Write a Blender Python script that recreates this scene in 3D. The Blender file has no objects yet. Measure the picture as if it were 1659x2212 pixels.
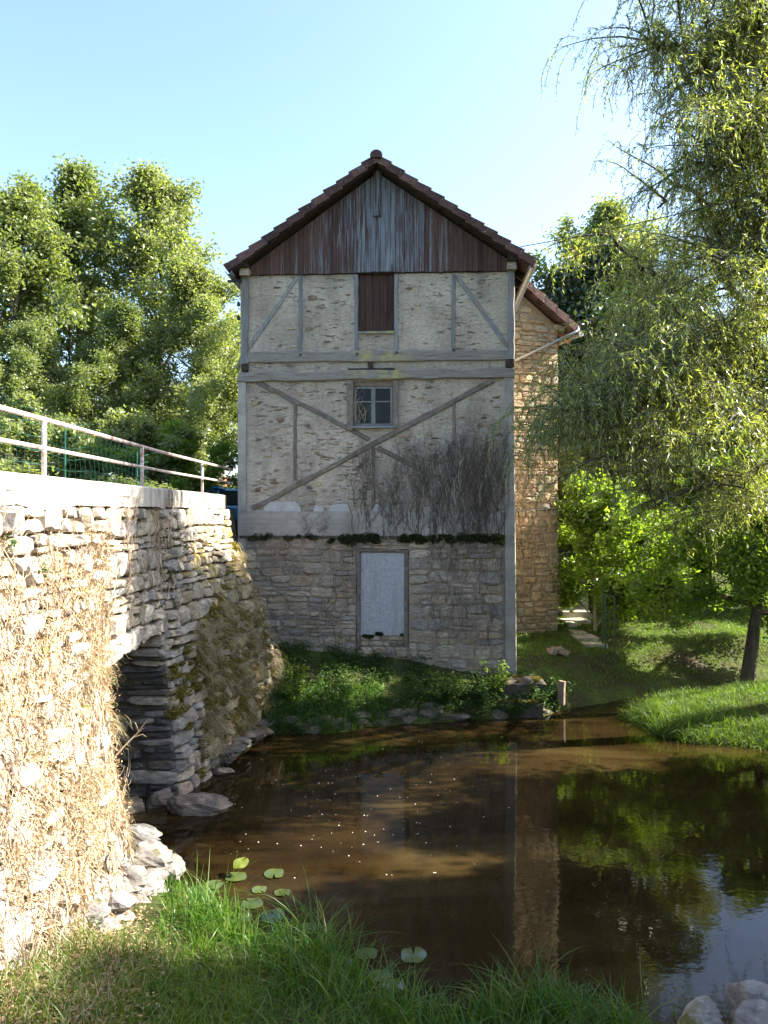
import bpy, math, random
import numpy as np

# ------------------------------------------------------------------ camera, sky, sun, exposure
SC = bpy.context.scene
COL = SC.collection
CAM_Z = 4.15
FPX, CX, CY = 1661.0, 829.5, 1106.0        # focal length and centre in a 1659 x 2212 picture
cam = bpy.data.cameras.new('camera')
cam.sensor_fit = 'VERTICAL'; cam.sensor_height = 36.0
cam.lens = 36.0 * FPX / 2212.0
cam.clip_end = 2000
cam_o = bpy.data.objects.new('camera', cam); COL.objects.link(cam_o)
cam_o.location = (0, 0, CAM_Z); cam_o.rotation_euler = (math.pi / 2, 0, 0)
SC.camera = cam_o

SUN_AZ, SUN_EL = math.radians(84), math.radians(36)    # clockwise from +Y, above the horizon
W = bpy.data.worlds.new('World'); SC.world = W; W.use_nodes = True
_n = W.node_tree.nodes
sky = _n.new('ShaderNodeTexSky'); sky.sky_type = 'NISHITA'; sky.sun_disc = False
sky.sun_elevation = SUN_EL; sky.sun_rotation = SUN_AZ
sky.air_density = 1.0; sky.dust_density = 1.8; sky.ozone_density = 2.4
W.node_tree.links.new(sky.outputs[0], _n['Background'].inputs[0])
_n['Background'].inputs[1].default_value = 0.10
sl = bpy.data.lights.new('sun', 'SUN'); sl.energy = 5.0; sl.angle = math.radians(0.5); sl.color = (1.0, 0.93, 0.82)
so = bpy.data.objects.new('sun', sl); COL.objects.link(so)
so.rotation_euler = (math.pi / 2 - SUN_EL, 0, math.pi - SUN_AZ)
SC.view_settings.view_transform = 'Standard'; SC.view_settings.look = 'None'
SC.view_settings.exposure = 2.35; SC.view_settings.gamma = 1.0
SC.view_settings.use_curve_mapping = False
SC.cycles.max_bounces = 8; SC.cycles.diffuse_bounces = 4; SC.cycles.transparent_max_bounces = 8
SC.cycles.caustics_reflective = False; SC.cycles.caustics_refractive = False

random.seed(7)
RNG = np.random.default_rng(7)

# ------------------------------------------------------------------ geometry helpers
def P(x, y, d):
    return np.array([(x - CX) / FPX * d, d, CAM_Z - (y - CY) / FPX * d])
def PW(x, y, z=0.0):                        # picture point on the level z
    return P(x, y, (CAM_Z - z) * FPX / (y - CY))

def _hash(i, j, s):
    i = i.astype(np.int64); j = j.astype(np.int64)
    n = (i * 374761393 + j * 668265263 + s * 974634777) & 0x7fffffff
    n = ((n ^ (n >> 13)) * 1274126177) & 0x7fffffff
    return ((n ^ (n >> 16)) & 0xffff) / 65535.0
def vnoise(x, y, s=0):
    x = np.asarray(x, float); y = np.asarray(y, float)
    i = np.floor(x); j = np.floor(y); fx = x - i; fy = y - j
    fx = fx * fx * (3 - 2 * fx); fy = fy * fy * (3 - 2 * fy)
    a = _hash(i, j, s); b = _hash(i + 1, j, s); c = _hash(i, j + 1, s); d = _hash(i + 1, j + 1, s)
    return (a * (1 - fx) + b * fx) * (1 - fy) + (c * (1 - fx) + d * fx) * fy
def fbm(x, y, s=0, o=4):
    t = 0; a = .5
    for k in range(o):
        t = t + a * (vnoise(np.asarray(x) * 2 ** k, np.asarray(y) * 2 ** k, s + k) - .5); a *= .5
    return t

def raw_mesh(name, V, F):
    me = bpy.data.meshes.new(name)
    if isinstance(F, np.ndarray):
        V = np.ascontiguousarray(V, dtype=np.float32); k = F.shape[1]
        me.vertices.add(len(V)); me.vertices.foreach_set('co', V.ravel())
        me.loops.add(F.size); me.loops.foreach_set('vertex_index', np.ascontiguousarray(F, dtype=np.int32).ravel())
        me.polygons.add(len(F)); me.polygons.foreach_set('loop_start', np.arange(len(F), dtype=np.int32) * k)
        me.update(calc_edges=True)
    else:
        me.from_pydata([tuple(map(float, v)) for v in V], [], [tuple(int(i) for i in f) for f in F])
        me.update()
    return me
def link(name, me, m, parent=None, loc=None, smooth=False):
    if m is not None and len(me.materials) == 0: me.materials.append(m)
    if smooth: me.polygons.foreach_set('use_smooth', np.ones(len(me.polygons), dtype=bool))
    o = bpy.data.objects.new(name, me); COL.objects.link(o)
    if parent is not None: o.parent = parent
    if loc is not None: o.location = loc
    return o
ROOT = {}
def wloc(o):
    return ROOT.get(o.name, np.zeros(3)) if o is not None else np.zeros(3)
def part(name, V, F, m, parent=None, smooth=False, kind=None):
    """V in world coordinates; the object's origin goes to the middle of its box."""
    V = np.asarray(V, float); c = (V.min(0) + V.max(0)) / 2
    o = link(name, raw_mesh(name, V - c, F), m, parent, tuple(c - wloc(parent)), smooth)
    ROOT[o.name] = c
    if kind: o['kind'] = kind
    return o
def tag(o, label=None, cat=None, group=None, kind=None):
    if label: o['label'] = label
    if cat: o['category'] = cat
    if group: o['group'] = group
    if kind: o['kind'] = kind
    return o
def thing(name, loc, label, cat, group=None):
    o = bpy.data.objects.new(name, None); COL.objects.link(o); o.location = tuple(loc)
    o.empty_display_size = .2
    ROOT[o.name] = np.array(loc, float)
    return tag(o, label, cat, group)

class MB:
    def __init__(s): s.V = []; s.F = []; s.n = 0
    def add(s, V, F):
        V = np.asarray(V, float)
        s.V.append(V); s.F += [tuple(int(i) + s.n for i in f) for f in F]; s.n += len(V); return s
    def build(s, name, m, parent=None, smooth=False, kind=None):
        return part(name, np.concatenate(s.V), s.F, m, parent, smooth, kind)

BOXF = [(0, 3, 2, 1), (4, 5, 6, 7), (0, 1, 5, 4), (1, 2, 6, 5), (2, 3, 7, 6), (3, 0, 4, 7)]
def hexa(p8): return np.array(p8, float), BOXF
def tube(pts, rad, k=6, cap=True):
    pts = np.asarray(pts, float); n = len(pts)
    rad = np.full(n, rad) if np.isscalar(rad) else np.asarray(rad, float)
    T = np.gradient(pts, axis=0); T /= np.linalg.norm(T, axis=1)[:, None] + 1e-9
    ref = np.array([0, 0, 1.]) if abs(T[:, 2].mean()) < .8 else np.array([1., 0, 0])
    A = np.cross(T, ref); A /= np.linalg.norm(A, axis=1)[:, None] + 1e-9
    B = np.cross(T, A)
    an = np.arange(k) / k * 2 * math.pi
    V = (pts[:, None, :] + rad[:, None, None] * (np.cos(an)[None, :, None] * A[:, None, :] + np.sin(an)[None, :, None] * B[:, None, :])).reshape(-1, 3)
    i = np.arange(n - 1)[:, None]; j = np.arange(k)[None, :]; j2 = (j + 1) % k
    F = np.stack([i * k + j, i * k + j2, (i + 1) * k + j2, (i + 1) * k + j], -1).reshape(-1, 4).tolist()
    if cap: F += [tuple(range(k - 1, -1, -1)), tuple(range((n - 1) * k, n * k))]
    return V, F
def grid_faces(m, n):
    i, j = np.meshgrid(np.arange(m - 1), np.arange(n - 1), indexing='ij')
    a = i * n + j
    return np.stack([a, a + n, a + n + 1, a + 1], -1).reshape(-1, 4)
def solid_grid(front, back):
    """closed solid between two m x n x 3 sheets"""
    m, n = front.shape[:2]; f = grid_faces(m, n); N = m * n
    V = np.concatenate([front.reshape(-1, 3), back.reshape(-1, 3)])
    F = [tuple(q) for q in f.tolist()] + [tuple(N + i for i in q[::-1]) for q in f.tolist()]
    ring = [i * n for i in range(m)] + [(m - 1) * n + j for j in range(1, n)] + [i * n + n - 1 for i in range(m - 2, -1, -1)] + [j for j in range(n - 2, 0, -1)]
    for a, b in zip(ring, ring[1:] + ring[:1]): F.append((b, a, N + a, N + b))
    return V, F
def leaf_quads(C, A, S):
    """diamond leaves: centres C, half-length vectors A, half-width vectors S"""
    V = np.stack([C - A, C + S - .15 * A, C + A, C - S - .15 * A], 1).reshape(-1, 3)
    return V, np.arange(len(V)).reshape(-1, 4)
def unit(rng, n):
    v = rng.normal(size=(n, 3)); return v / np.linalg.norm(v, axis=1)[:, None]
def rock(rng, sx, sy, sz, sub=3, rough=.22):
    """an angular, noisy boulder round the origin"""
    n = 5 + sub * 3
    V = []; F = []
    th = np.linspace(0, math.pi, n); ph = np.arange(2 * n) / (2 * n) * 2 * math.pi
    T, Ph = np.meshgrid(th, ph, indexing='ij')
    D = np.stack([np.sin(T) * np.cos(Ph), np.sin(T) * np.sin(Ph), np.cos(T)], -1).reshape(-1, 3)
    r = np.ones(len(D)) * 1.25
    for k in range(14):
        q = unit(rng, 1)[0]; h = rng.uniform(.72, 1.0)
        dd = D @ q
        r = np.minimum(r, np.where(dd > .05, h / np.maximum(dd, .05), 9))
    s = int(rng.integers(1000))
    r = r * (1 + rough * (fbm(D[:, 0] * 3 + D[:, 2] * 2, D[:, 1] * 3 - D[:, 2], s, 3)))
    D = D * r[:, None] * np.array([sx, sy, sz])
    m2 = 2 * n
    i, j = np.meshgrid(np.arange(n - 1), np.arange(m2), indexing='ij')
    F = np.stack([i * m2 + j, (i + 1) * m2 + j, (i + 1) * m2 + (j + 1) % m2, i * m2 + (j + 1) % m2], -1).reshape(-1, 4)
    return D, F.tolist()

# ------------------------------------------------------------------ material helpers
class NT:
    def __init__(s, name):
        s.m = bpy.data.materials.new(name); s.m.use_nodes = True
        s.t = s.m.node_tree; s.b = s.t.nodes['Principled BSDF']; s.out = s.t.nodes['Material Output']
        s.geo = s.t.nodes.new('ShaderNodeNewGeometry')
    def n(s, ty, **kw):
        x = s.t.nodes.new(ty)
        for k, v in kw.items(): setattr(x, k, v)
        return x
    def l(s, a, b): s.t.links.new(a, b)
    def put(s, sock, v):
        if hasattr(v, 'is_output') or hasattr(v, 'links'): s.l(v, sock)
        else: sock.default_value = v
    def pos(s, sx=1, sy=1, sz=1):
        mp = s.n('ShaderNodeMapping'); mp.inputs['Scale'].default_value = (sx, sy, sz)
        s.l(s.geo.outputs['Position'], mp.inputs['Vector']); return mp.outputs[0]
    def noise(s, scale, detail=5, vec=None, rough=.6, dist=0.0):
        x = s.n('ShaderNodeTexNoise'); x.inputs['Scale'].default_value = scale; x.inputs['Detail'].default_value = detail
        x.inputs['Roughness'].default_value = rough; x.inputs['Distortion'].default_value = dist
        s.l(vec if vec is not None else s.geo.outputs['Position'], x.inputs['Vector']); return x.outputs['Fac']
    def ramp(s, fac, stops):
        x = s.n('ShaderNodeValToRGB'); e = x.color_ramp.elements
        while len(e) < len(stops): e.new(.5)
        for k, (p, c) in enumerate(stops):
            e[k].position = p; c = (c, c, c) if np.isscalar(c) else c; e[k].color = (*c[:3], 1)
        s.l(fac, x.inputs[0]); return x.outputs[0]
    def mix(s, fac, a, b, mode='MIX'):
        x = s.n('ShaderNodeMix', data_type='RGBA', blend_type=mode)
        s.put(x.inputs[0], fac)
        for i, v in ((6, a), (7, b)):
            if isinstance(v, tuple): x.inputs[i].default_value = (*v[:3], 1)
            else: s.l(v, x.inputs[i])
        return x.outputs[2]
    def math(s, op, a, b=0.0, clamp=False):
        x = s.n('ShaderNodeMath', operation=op, use_clamp=clamp); s.put(x.inputs[0], a); s.put(x.inputs[1], b); return x.outputs[0]
    def rnd(s):
        oi = s.n('ShaderNodeObjectInfo')
        return s.math('FRACT', s.math('ADD', s.math('MULTIPLY', s.geo.outputs['Random Per Island'], 7.31), s.math('MULTIPLY', oi.outputs['Random'], 5.17)))
    def sepz(s, i):
        x = s.n('ShaderNodeSeparateXYZ'); s.l(s.geo.outputs['Position'], x.inputs[0]); return x.outputs[i]
    def upness(s):
        x = s.n('ShaderNodeSeparateXYZ'); s.l(s.geo.outputs['Normal'], x.inputs[0]); return x.outputs[2]
    def bump(s, h, strength=.5, dist=.02):
        x = s.n('ShaderNodeBump'); x.inputs['Strength'].default_value = strength; x.inputs['Distance'].default_value = dist
        s.l(h, x.inputs['Height']); s.l(x.outputs[0], s.b.inputs['Normal'])
    def done(s, color, rough=.85, spec=.25, metal=0.0):
        s.put(s.b.inputs['Base Color'], (*color, 1) if isinstance(color, tuple) else color)
        s.put(s.b.inputs['Roughness'], rough); s.b.inputs['Specular IOR Level'].default_value = spec
        s.b.inputs['Metallic'].default_value = metal; return s.m

M = {}
def stone_mat(name, cols, mossy=0.0, stain=.5, spec=.25, moss_col=(.09, .085, .015), lich=.25):
    t = NT(name); r = t.rnd()
    k = len(cols) - 1
    base = t.ramp(r, [(i / k, c) for i, c in enumerate(cols)])
    g = t.noise(9, 8, t.pos(1, 1, 2.6), .7)
    c = t.mix(1.0, base, t.ramp(g, [(.3, .45), (.7, 1.35)]), 'MULTIPLY')
    s = t.noise(1.7, 5)
    c = t.mix(1.0, c, t.ramp(s, [(.3, 1 - stain), (.62, 1.1)]), 'MULTIPLY')
    l = t.noise(24, 4)
    c = t.mix(t.ramp(l, [(.6, 0.0), (.72, lich)]), c, (.62, .60, .52))
    if mossy:
        mo = t.math('ADD', t.noise(2.2, 6, None, .65), t.math('MULTIPLY', t.upness(), .12))
        c = t.mix(t.ramp(mo, [(.66 - .2 * mossy, 0.0), (.74 - .15 * mossy, .95)]), c, moss_col)
    t.bump(t.math('ADD', g, t.math('MULTIPLY', t.noise(45, 4), .4)), .7, .02)
    M[name] = t.done(c, .88, spec)
stone_mat('mill_stone', [(.47, .385, .285), (.37, .31, .24), (.55, .46, .335), (.32, .29, .255), (.49, .38, .25), (.41, .35, .275)], .06, .4)
stone_mat('house_stone', [(.46, .35, .205), (.37, .295, .19), (.51, .405, .25), (.42, .285, .16), (.34, .30, .235), (.48, .375, .215)], 0, .35, lich=.15)
stone_mat('wall_stone', [(.42, .36, .28), (.34, .31, .27), (.48, .40, .29), (.30, .29, .28), (.44, .34, .23)], .12, .4)
stone_mat('mossy_stone', [(.40, .33, .22), (.32, .28, .21), (.45, .36, .21), (.29, .27, .23)], .5, .4, moss_col=(.20, .155, .022))
stone_mat('slate_stone', [(.11, .10, .09), (.15, .13, .11), (.08, .075, .07), (.17, .145, .115)], .1, .5)
stone_mat('brown_stone', [(.22, .15, .10), (.16, .125, .095), (.30, .19, .11), (.20, .17, .14)], 0, .4)
stone_mat('wet_rock', [(.17, .135, .10), (.21, .17, .13), (.13, .11, .09)], .1, .5, .5)
stone_mat('rock', [(.25, .235, .22), (.32, .295, .26), (.20, .18, .165)], .12, .5)
def simple_noise(name, c1, c2, scale=6, rough=.9, bump=.5, dist=.02, stretch=(1, 1, 1), spec=.2, fine=40):
    t = NT(name); g = t.noise(scale, 7, t.pos(*stretch), .65)
    c = t.ramp(g, [(.3, c1), (.7, c2)])
    t.bump(t.math('ADD', g, t.math('MULTIPLY', t.noise(fine, 4), .5)), bump, dist)
    M[name] = t.done(c, rough, spec)
simple_noise('mortar', (.20, .16, .115), (.42, .35, .265), 7)
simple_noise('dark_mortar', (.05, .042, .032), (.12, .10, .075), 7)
simple_noise('ochre_mortar', (.27, .20, .12), (.46, .36, .23), 7)
simple_noise('wall_mortar', (.26, .20, .13), (.46, .37, .26), 5, bump=.9, dist=.05)
simple_noise('soil', (.04, .03, .018), (.10, .075, .045), 3)
simple_noise('white_patch', (.34, .33, .31), (.48, .46, .43), 5)
simple_noise('slab', (.30, .27, .22), (.48, .43, .35), 4)
simple_noise('road', (.13, .13, .135), (.24, .24, .25), 3)
# rough lime plaster with dark slits
t = NT('plaster')
big = t.noise(1.1, 6); fine = t.noise(14, 6, t.pos(1, 1, 2.2), .7)
c = t.ramp(big, [(.3, (.40, .33, .255)), (.55, (.555, .47, .365)), (.75, (.65, .56, .445))])
c = t.mix(1.0, c, t.ramp(fine, [(.28, .62), (.6, 1.05)]), 'MULTIPLY')
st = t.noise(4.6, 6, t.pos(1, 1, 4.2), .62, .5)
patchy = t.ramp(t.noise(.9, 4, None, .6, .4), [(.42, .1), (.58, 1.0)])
c = t.mix(t.math('MULTIPLY', t.ramp(st, [(.60, 0.0), (.65, .85)]), patchy), c, (.13, .095, .065))  # shade inside the slits, painted into the plaster colour
c = t.mix(t.ramp(t.noise(2.6, 7, t.pos(3.2, 3.2, .5), .7), [(.56, 0.0), (.7, .5)]), c, (.20, .175, .15))
gr = t.noise(.7, 5, t.pos(2.2, 2.2, .6))
c = t.mix(t.ramp(gr, [(.48, 0.0), (.68, .6)]), c, (.22, .19, .16))
t.bump(t.math('ADD', t.math('SUBTRACT', t.noise(6, 8, t.pos(1, 1, 2.6), .75), t.math('MULTIPLY', t.math('MULTIPLY', t.ramp(st, [(.59, 0.0), (.65, 1.0)]), patchy), .7)), t.math('MULTIPLY', t.noise(60, 3), .25)), 1.0, .05)
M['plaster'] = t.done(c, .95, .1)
# board-marked concrete
t = NT('concrete')
g = t.noise(3, 8, None, .7); c = t.ramp(g, [(.3, (.24, .215, .18)), (.7, (.42, .38, .325))])
lines = t.noise(2.0, 3, t.pos(.25, .25, 9)); c = t.mix(1.0, c, t.ramp(lines, [(.35, .93), (.55, 1.03)]), 'MULTIPLY')
t.bump(t.math('ADD', lines, t.math('MULTIPLY', t.noise(50, 4), .4)), .5, .015); M['concrete'] = t.done(c, .9, .15)
t = NT('coping_concrete')
g = t.noise(3, 8, None, .7); c = t.ramp(g, [(.3, (.40, .37, .32)), (.7, (.58, .54, .47))])
dr = t.noise(3.0, 6, t.pos(1, 2.4, .35), .7)
far = t.math('SMOOTHSTEP', 0, 0) if False else t.n('ShaderNodeMapRange')
far.inputs['From Min'].default_value = 10.2; far.inputs['From Max'].default_value = 11.8
t.l(t.sepz(1), far.inputs['Value'])
c = t.mix(t.math('MULTIPLY', t.ramp(dr, [(.42, 0.0), (.58, .9)]), far.outputs[0]), c, (.09, .08, .06))
t.bump(t.noise(30, 5), .5, .02); M['coping_concrete'] = t.done(c, .9, .15)
# timbers
def wood_mat(name, c1, c2, c3, vert=True, blue=0.0):
    t = NT(name); r = t.rnd()
    st = t.pos(26, 26, 1.6) if vert == 1 else (t.pos(1.6, 26, 26) if vert == 0 else t.pos(9, 9, 9))
    g = t.noise(1.0, 6, st, .65); c = t.ramp(g, [(.25, c1), (.55, c2), (.8, c3)])
    c = t.mix(1.0, c, t.ramp(r, [(0, .78), (1, 1.15)]), 'MULTIPLY')
    if blue:
        p = t.noise(2.2, 5, t.pos(1, 1, .8)); c = t.mix(t.ramp(p, [(.42, 0.0), (.62, blue)]), c, (.18, .23, .265))
    t.bump(g, .7, .012); M[name] = t.done(c, .85, .2)
wood_mat('timber_blue', (.10, .095, .088), (.235, .22, .20), (.33, .31, .285), 1, .4)
wood_mat('timber_flat', (.08, .07, .058), (.25, .225, .19), (.36, .33, .285), 0)
t = NT('timber_flat'); t.m.name = 'timber_beam'
g = t.noise(1.0, 7, t.pos(1.3, 30, 30), .7); c = t.ramp(g, [(.25, (.05, .042, .034)), (.45, (.22, .195, .165)), (.8, (.37, .335, .285))])
mk = t.math('MULTIPLY', t.ramp(t.math('ABSOLUTE', t.math('ADD', t.sepz(0), .1)), [(.35, 1.0), (.75, 0.0)]), t.ramp(t.noise(5, 5), [(.45, 0.0), (.6, .75)]))
c = t.mix(mk, c, (.40, .36, .12)); t.bump(g, 1.0, .02); M['timber_flat'] = t.done(c, .85, .2)
wood_mat('timber_diag', (.09, .072, .056), (.20, .165, .13), (.29, .25, .205), 2)
wood_mat('brown_board', (.035, .019, .015), (.075, .042, .032), (.11, .065, .05), 1)
wood_mat('dark_wood', (.02, .013, .01), (.05, .035, .027), (.08, .06, .05), 2)
# gable planks: brown stain gone to bare blue-grey towards the middle
t = NT('gable_plank'); r = t.rnd()
g = t.noise(1.0, 7, t.pos(30, 30, 1.3), .65)
brown = t.ramp(g, [(.25, (.042, .023, .018)), (.55, (.09, .050, .039)), (.8, (.135, .078, .060))])
brown = t.mix(1.0, brown, t.ramp(r, [(0, .7), (1, 1.25)]), 'MULTIPLY')
bl = t.ramp(t.noise(1.0, 5, t.pos(14, 14, 1.5)), [(.3, (.12, .13, .14)), (.55, (.18, .215, .245)), (.8, (.29, .30, .295))])
dx = t.math('ABSOLUTE', t.math('ADD', t.sepz(0), .15))
mask = t.math('ADD', t.math('MULTIPLY', t.noise(1.0, 8, t.pos(26, 26, 1.0), .75), 1.0), t.math('MULTIPLY', dx, -.10))
mask = t.math('ADD', mask, t.math('MULTIPLY', t.math('SUBTRACT', r, .5), .10))
c = t.mix(t.ramp(mask, [(.385, 0.0), (.50, .85)]), brown, bl)
t.bump(g, .6, .01); M['gable_plank'] = t.done(c, .8, .2)
# roof tiles
t = NT('roof_tile'); r = t.rnd(); g = t.noise(8, 6)
c = t.ramp(g, [(.3, (.06, .037, .032)), (.6, (.105, .057, .047)), (.8, (.145, .085, .068))])
c = t.mix(1.0, c, t.ramp(r, [(0, .6), (1, 1.35)]), 'MULTIPLY')
c = t.mix(t.ramp(t.noise(24, 3), [(.64, 0.0), (.71, .8)]), c, (.5, .48, .42))
t.bump(t.noise(40, 4), .4, .01); M['roof_tile'] = t.done(c, .8, .2)
t = NT('red_tile'); g = t.noise(5, 5); M['red_tile'] = t.done(t.ramp(g, [(.3, (.38, .12, .06)), (.7, (.52, .21, .12))]), .85)
t = NT('render_white')
g = t.noise(13, 6, None, .6); c = t.ramp(g, [(.3, (.40, .405, .41)), (.7, (.52, .525, .53))])
c = t.mix(t.ramp(t.noise(1.0, 6, t.pos(7, 7, .9), .65), [(.5, 0.0), (.75, .55)]), c, (.26, .255, .24)); t.bump(g, .9, .035); M['render_white'] = t.done(c, .9, .15)
def plain(name, col, rough=.5, spec=.4, metal=0.0, var=.15):
    t = NT(name); g = t.noise(7, 5)
    c = t.ramp(g, [(.3, tuple(v * (1 - var) for v in col)), (.7, tuple(min(1, v * (1 + var)) for v in col))])
    M[name] = t.done(c, rough, spec, metal)
t = NT('rail_paint'); c = t.mix(t.ramp(t.noise(9, 6, None, .7), [(.5, 0.0), (.62, .9)]), (.56, .47, .42), (.25, .12, .07)); t.bump(t.noise(40, 4), .3, .005); M['rail_paint'] = t.done(c, .6, .3)
plain('zinc', (.36, .37, .38), .45, .5, .6); plain('wire_green', (.03, .14, .085), .5)
plain('post_green', (.03, .06, .035), .6); plain('iron', (.05, .05, .05), .6, .4, .5); plain('cable', (.03, .03, .03), .7)
plain('sash_paint', (.21, .225, .23), .7, .3, 0, .35); plain('curtain', (.35, .52, .62), .9); plain('car_paint', (.02, .22, .42), .25, .5)
plain('tyre', (.02, .02, .02), .9); plain('chrome', (.6, .6, .6), .25, .5, .9); plain('lamp_red', (.35, .02, .02), .3)
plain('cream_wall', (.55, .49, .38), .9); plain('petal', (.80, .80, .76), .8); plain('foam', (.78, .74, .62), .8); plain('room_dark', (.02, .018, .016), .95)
t = NT('glass'); t.t.nodes.remove(t.b)
tr = t.n('ShaderNodeBsdfTransparent'); tr.inputs[0].default_value = (.4, .43, .43, 1)
gl = t.n('ShaderNodeBsdfGlossy'); gl.inputs['Roughness'].default_value = .03
fr = t.n('ShaderNodeFresnel'); fr.inputs[0].default_value = 1.3
mx = t.n('ShaderNodeMixShader'); t.l(fr.outputs[0], mx.inputs[0]); t.l(tr.outputs[0], mx.inputs[1]); t.l(gl.outputs[0], mx.inputs[2]); t.l(mx.outputs[0], t.out.inputs[0]); M['glass'] = t.m
t = NT('car_glass'); M['car_glass'] = t.done((.02, .03, .035), .05, .6)
# foliage
def leaf_mat(name, cols, trans=.45, rough=.5, tcol=None, gloss=.08):
    t = NT(name); r = t.rnd(); k = len(cols) - 1
    c = t.ramp(r, [(i / k, q) for i, q in enumerate(cols)])
    t.t.nodes.remove(t.b)
    d = t.n('ShaderNodeBsdfDiffuse'); t.l(c, d.inputs[0])
    tl = t.n('ShaderNodeBsdfTranslucent'); t.l(t.mix(1.0, c, tcol or (1.5, 1.6, .5), 'MULTIPLY'), tl.inputs[0])
    g = t.n('ShaderNodeBsdfGlossy'); g.inputs['Roughness'].default_value = rough; g.inputs[0].default_value = (.9, .95, .9, 1)
    m1 = t.n('ShaderNodeMixShader'); m1.inputs[0].default_value = trans; t.l(d.outputs[0], m1.inputs[1]); t.l(tl.outputs[0], m1.inputs[2])
    m2 = t.n('ShaderNodeMixShader'); m2.inputs[0].default_value = gloss; t.l(m1.outputs[0], m2.inputs[1]); t.l(g.outputs[0], m2.inputs[2])
    t.l(m2.outputs[0], t.out.inputs[0]); M[name] = t.m
leaf_mat('leaf_alder', [(.11, .145, .05), (.16, .195, .075), (.13, .165, .06), (.21, .235, .105)], .5, .5, None, .03)
leaf_mat('leaf_birch', [(.16, .19, .075), (.20, .23, .10), (.175, .205, .085), (.25, .27, .14)], .5, .5, None, .03)
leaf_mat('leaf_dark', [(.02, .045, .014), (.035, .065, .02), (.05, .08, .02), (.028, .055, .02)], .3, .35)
leaf_mat('leaf_yellow', [(.10, .13, .02), (.16, .16, .025), (.20, .16, .03), (.09, .12, .02)], .5)
leaf_mat('leaf_willow', [(.15, .185, .045), (.19, .225, .06), (.24, .265, .085), (.23, .245, .11)], .62, .4, None, .07)
leaf_mat('leaf_shrub', [(.12, .19, .024), (.17, .25, .035), (.21, .28, .05), (.09, .15, .024)], .6, .5, None, .03)
leaf_mat('leaf_nettle', [(.03, .068, .015), (.045, .09, .022), (.065, .11, .026), (.04, .078, .018)], .4, .55, None, .015)
leaf_mat('grass_long', [(.032, .10, .012), (.055, .135, .018), (.08, .16, .022), (.14, .18, .035)], .45, .4, (1.4, 1.6, .5), .025)
leaf_mat('grass_lawn', [(.06, .12, .012), (.09, .16, .016), (.12, .19, .024), (.12, .15, .03)], .5, .5, None, .03)
leaf_mat('grass_dry', [(.30, .22, .10), (.40, .30, .15), (.24, .18, .08), (.20, .19, .06)], .35, .5, (1.2, 1.1, .8))
leaf_mat('moss_fuzz', [(.18, .145, .018), (.24, .185, .03), (.12, .105, .014), (.30, .22, .05)], .3, .6, (1.2, 1.1, .5), .02)
leaf_mat('moss_dark', [(.02, .03, .008), (.04, .05, .01), (.03, .035, .01)], .2, .6, None, .02)
leaf_mat('dead_leaf', [(.34, .22, .11), (.45, .32, .18), (.25, .17, .09), (.50, .40, .26)], .3, .5, (1.1, 1, .8), .03)
leaf_mat('lily', [(.055, .085, .022), (.085, .12, .035), (.12, .15, .04)], .35, .25, None, .12)
leaf_mat('lily_bright', [(.25, .30, .05), (.25, .30, .05)], .5, .25)
t = NT('vine_grey'); M['vine_grey'] = t.done(t.ramp(t.rnd(), [(0, (.045, .035, .027)), (.55, (.12, .095, .072)), (.8, (.22, .18, .14)), (1, (.42, .36, .29))]), .9, .2)
simple_noise('vine_straw', (.30, .21, .13), (.52, .40, .27), 10)
simple_noise('bark', (.045, .036, .028), (.13, .11, .085), 6, .95, .9, .04, (1, 1, .3))
simple_noise('bark_pale', (.20, .17, .11), (.38, .33, .22), 6, .95, .6, .03, (1, 1, .3))
simple_noise('dead_wood', (.14, .10, .07), (.30, .24, .18), 9)
# ground: grass, earth and litter
t = NT('ground')
g = t.noise(1.3, 6); c = t.ramp(g, [(.32, (.05, .037, .022)), (.5, (.05, .062, .018)), (.7, (.075, .11, .02))])
c = t.mix(1.0, c, t.ramp(t.noise(14, 5), [(.3, .6), (.7, 1.3)]), 'MULTIPLY')
t.bump(t.noise(12, 6), .9, .06); M['ground'] = t.done(c, .95, .1)
# peaty water, faintly rippled
t = NT('water')
c = t.ramp(t.noise(.55, 4, t.pos(.5, 1.6, 1), .55, .8), [(.3, (.008, .0048, .0018)), (.55, (.024, .015, .005)), (.75, (.050, .035, .013))])
t.bump(t.math('ADD', t.noise(2.2, 3, t.pos(1, 1.5, 1)), t.math('MULTIPLY', t.noise(9, 2), .25)), .06, .03)
t.b.inputs['IOR'].default_value = 1.33
M['water'] = t.done(c, .03, .5)

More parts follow.
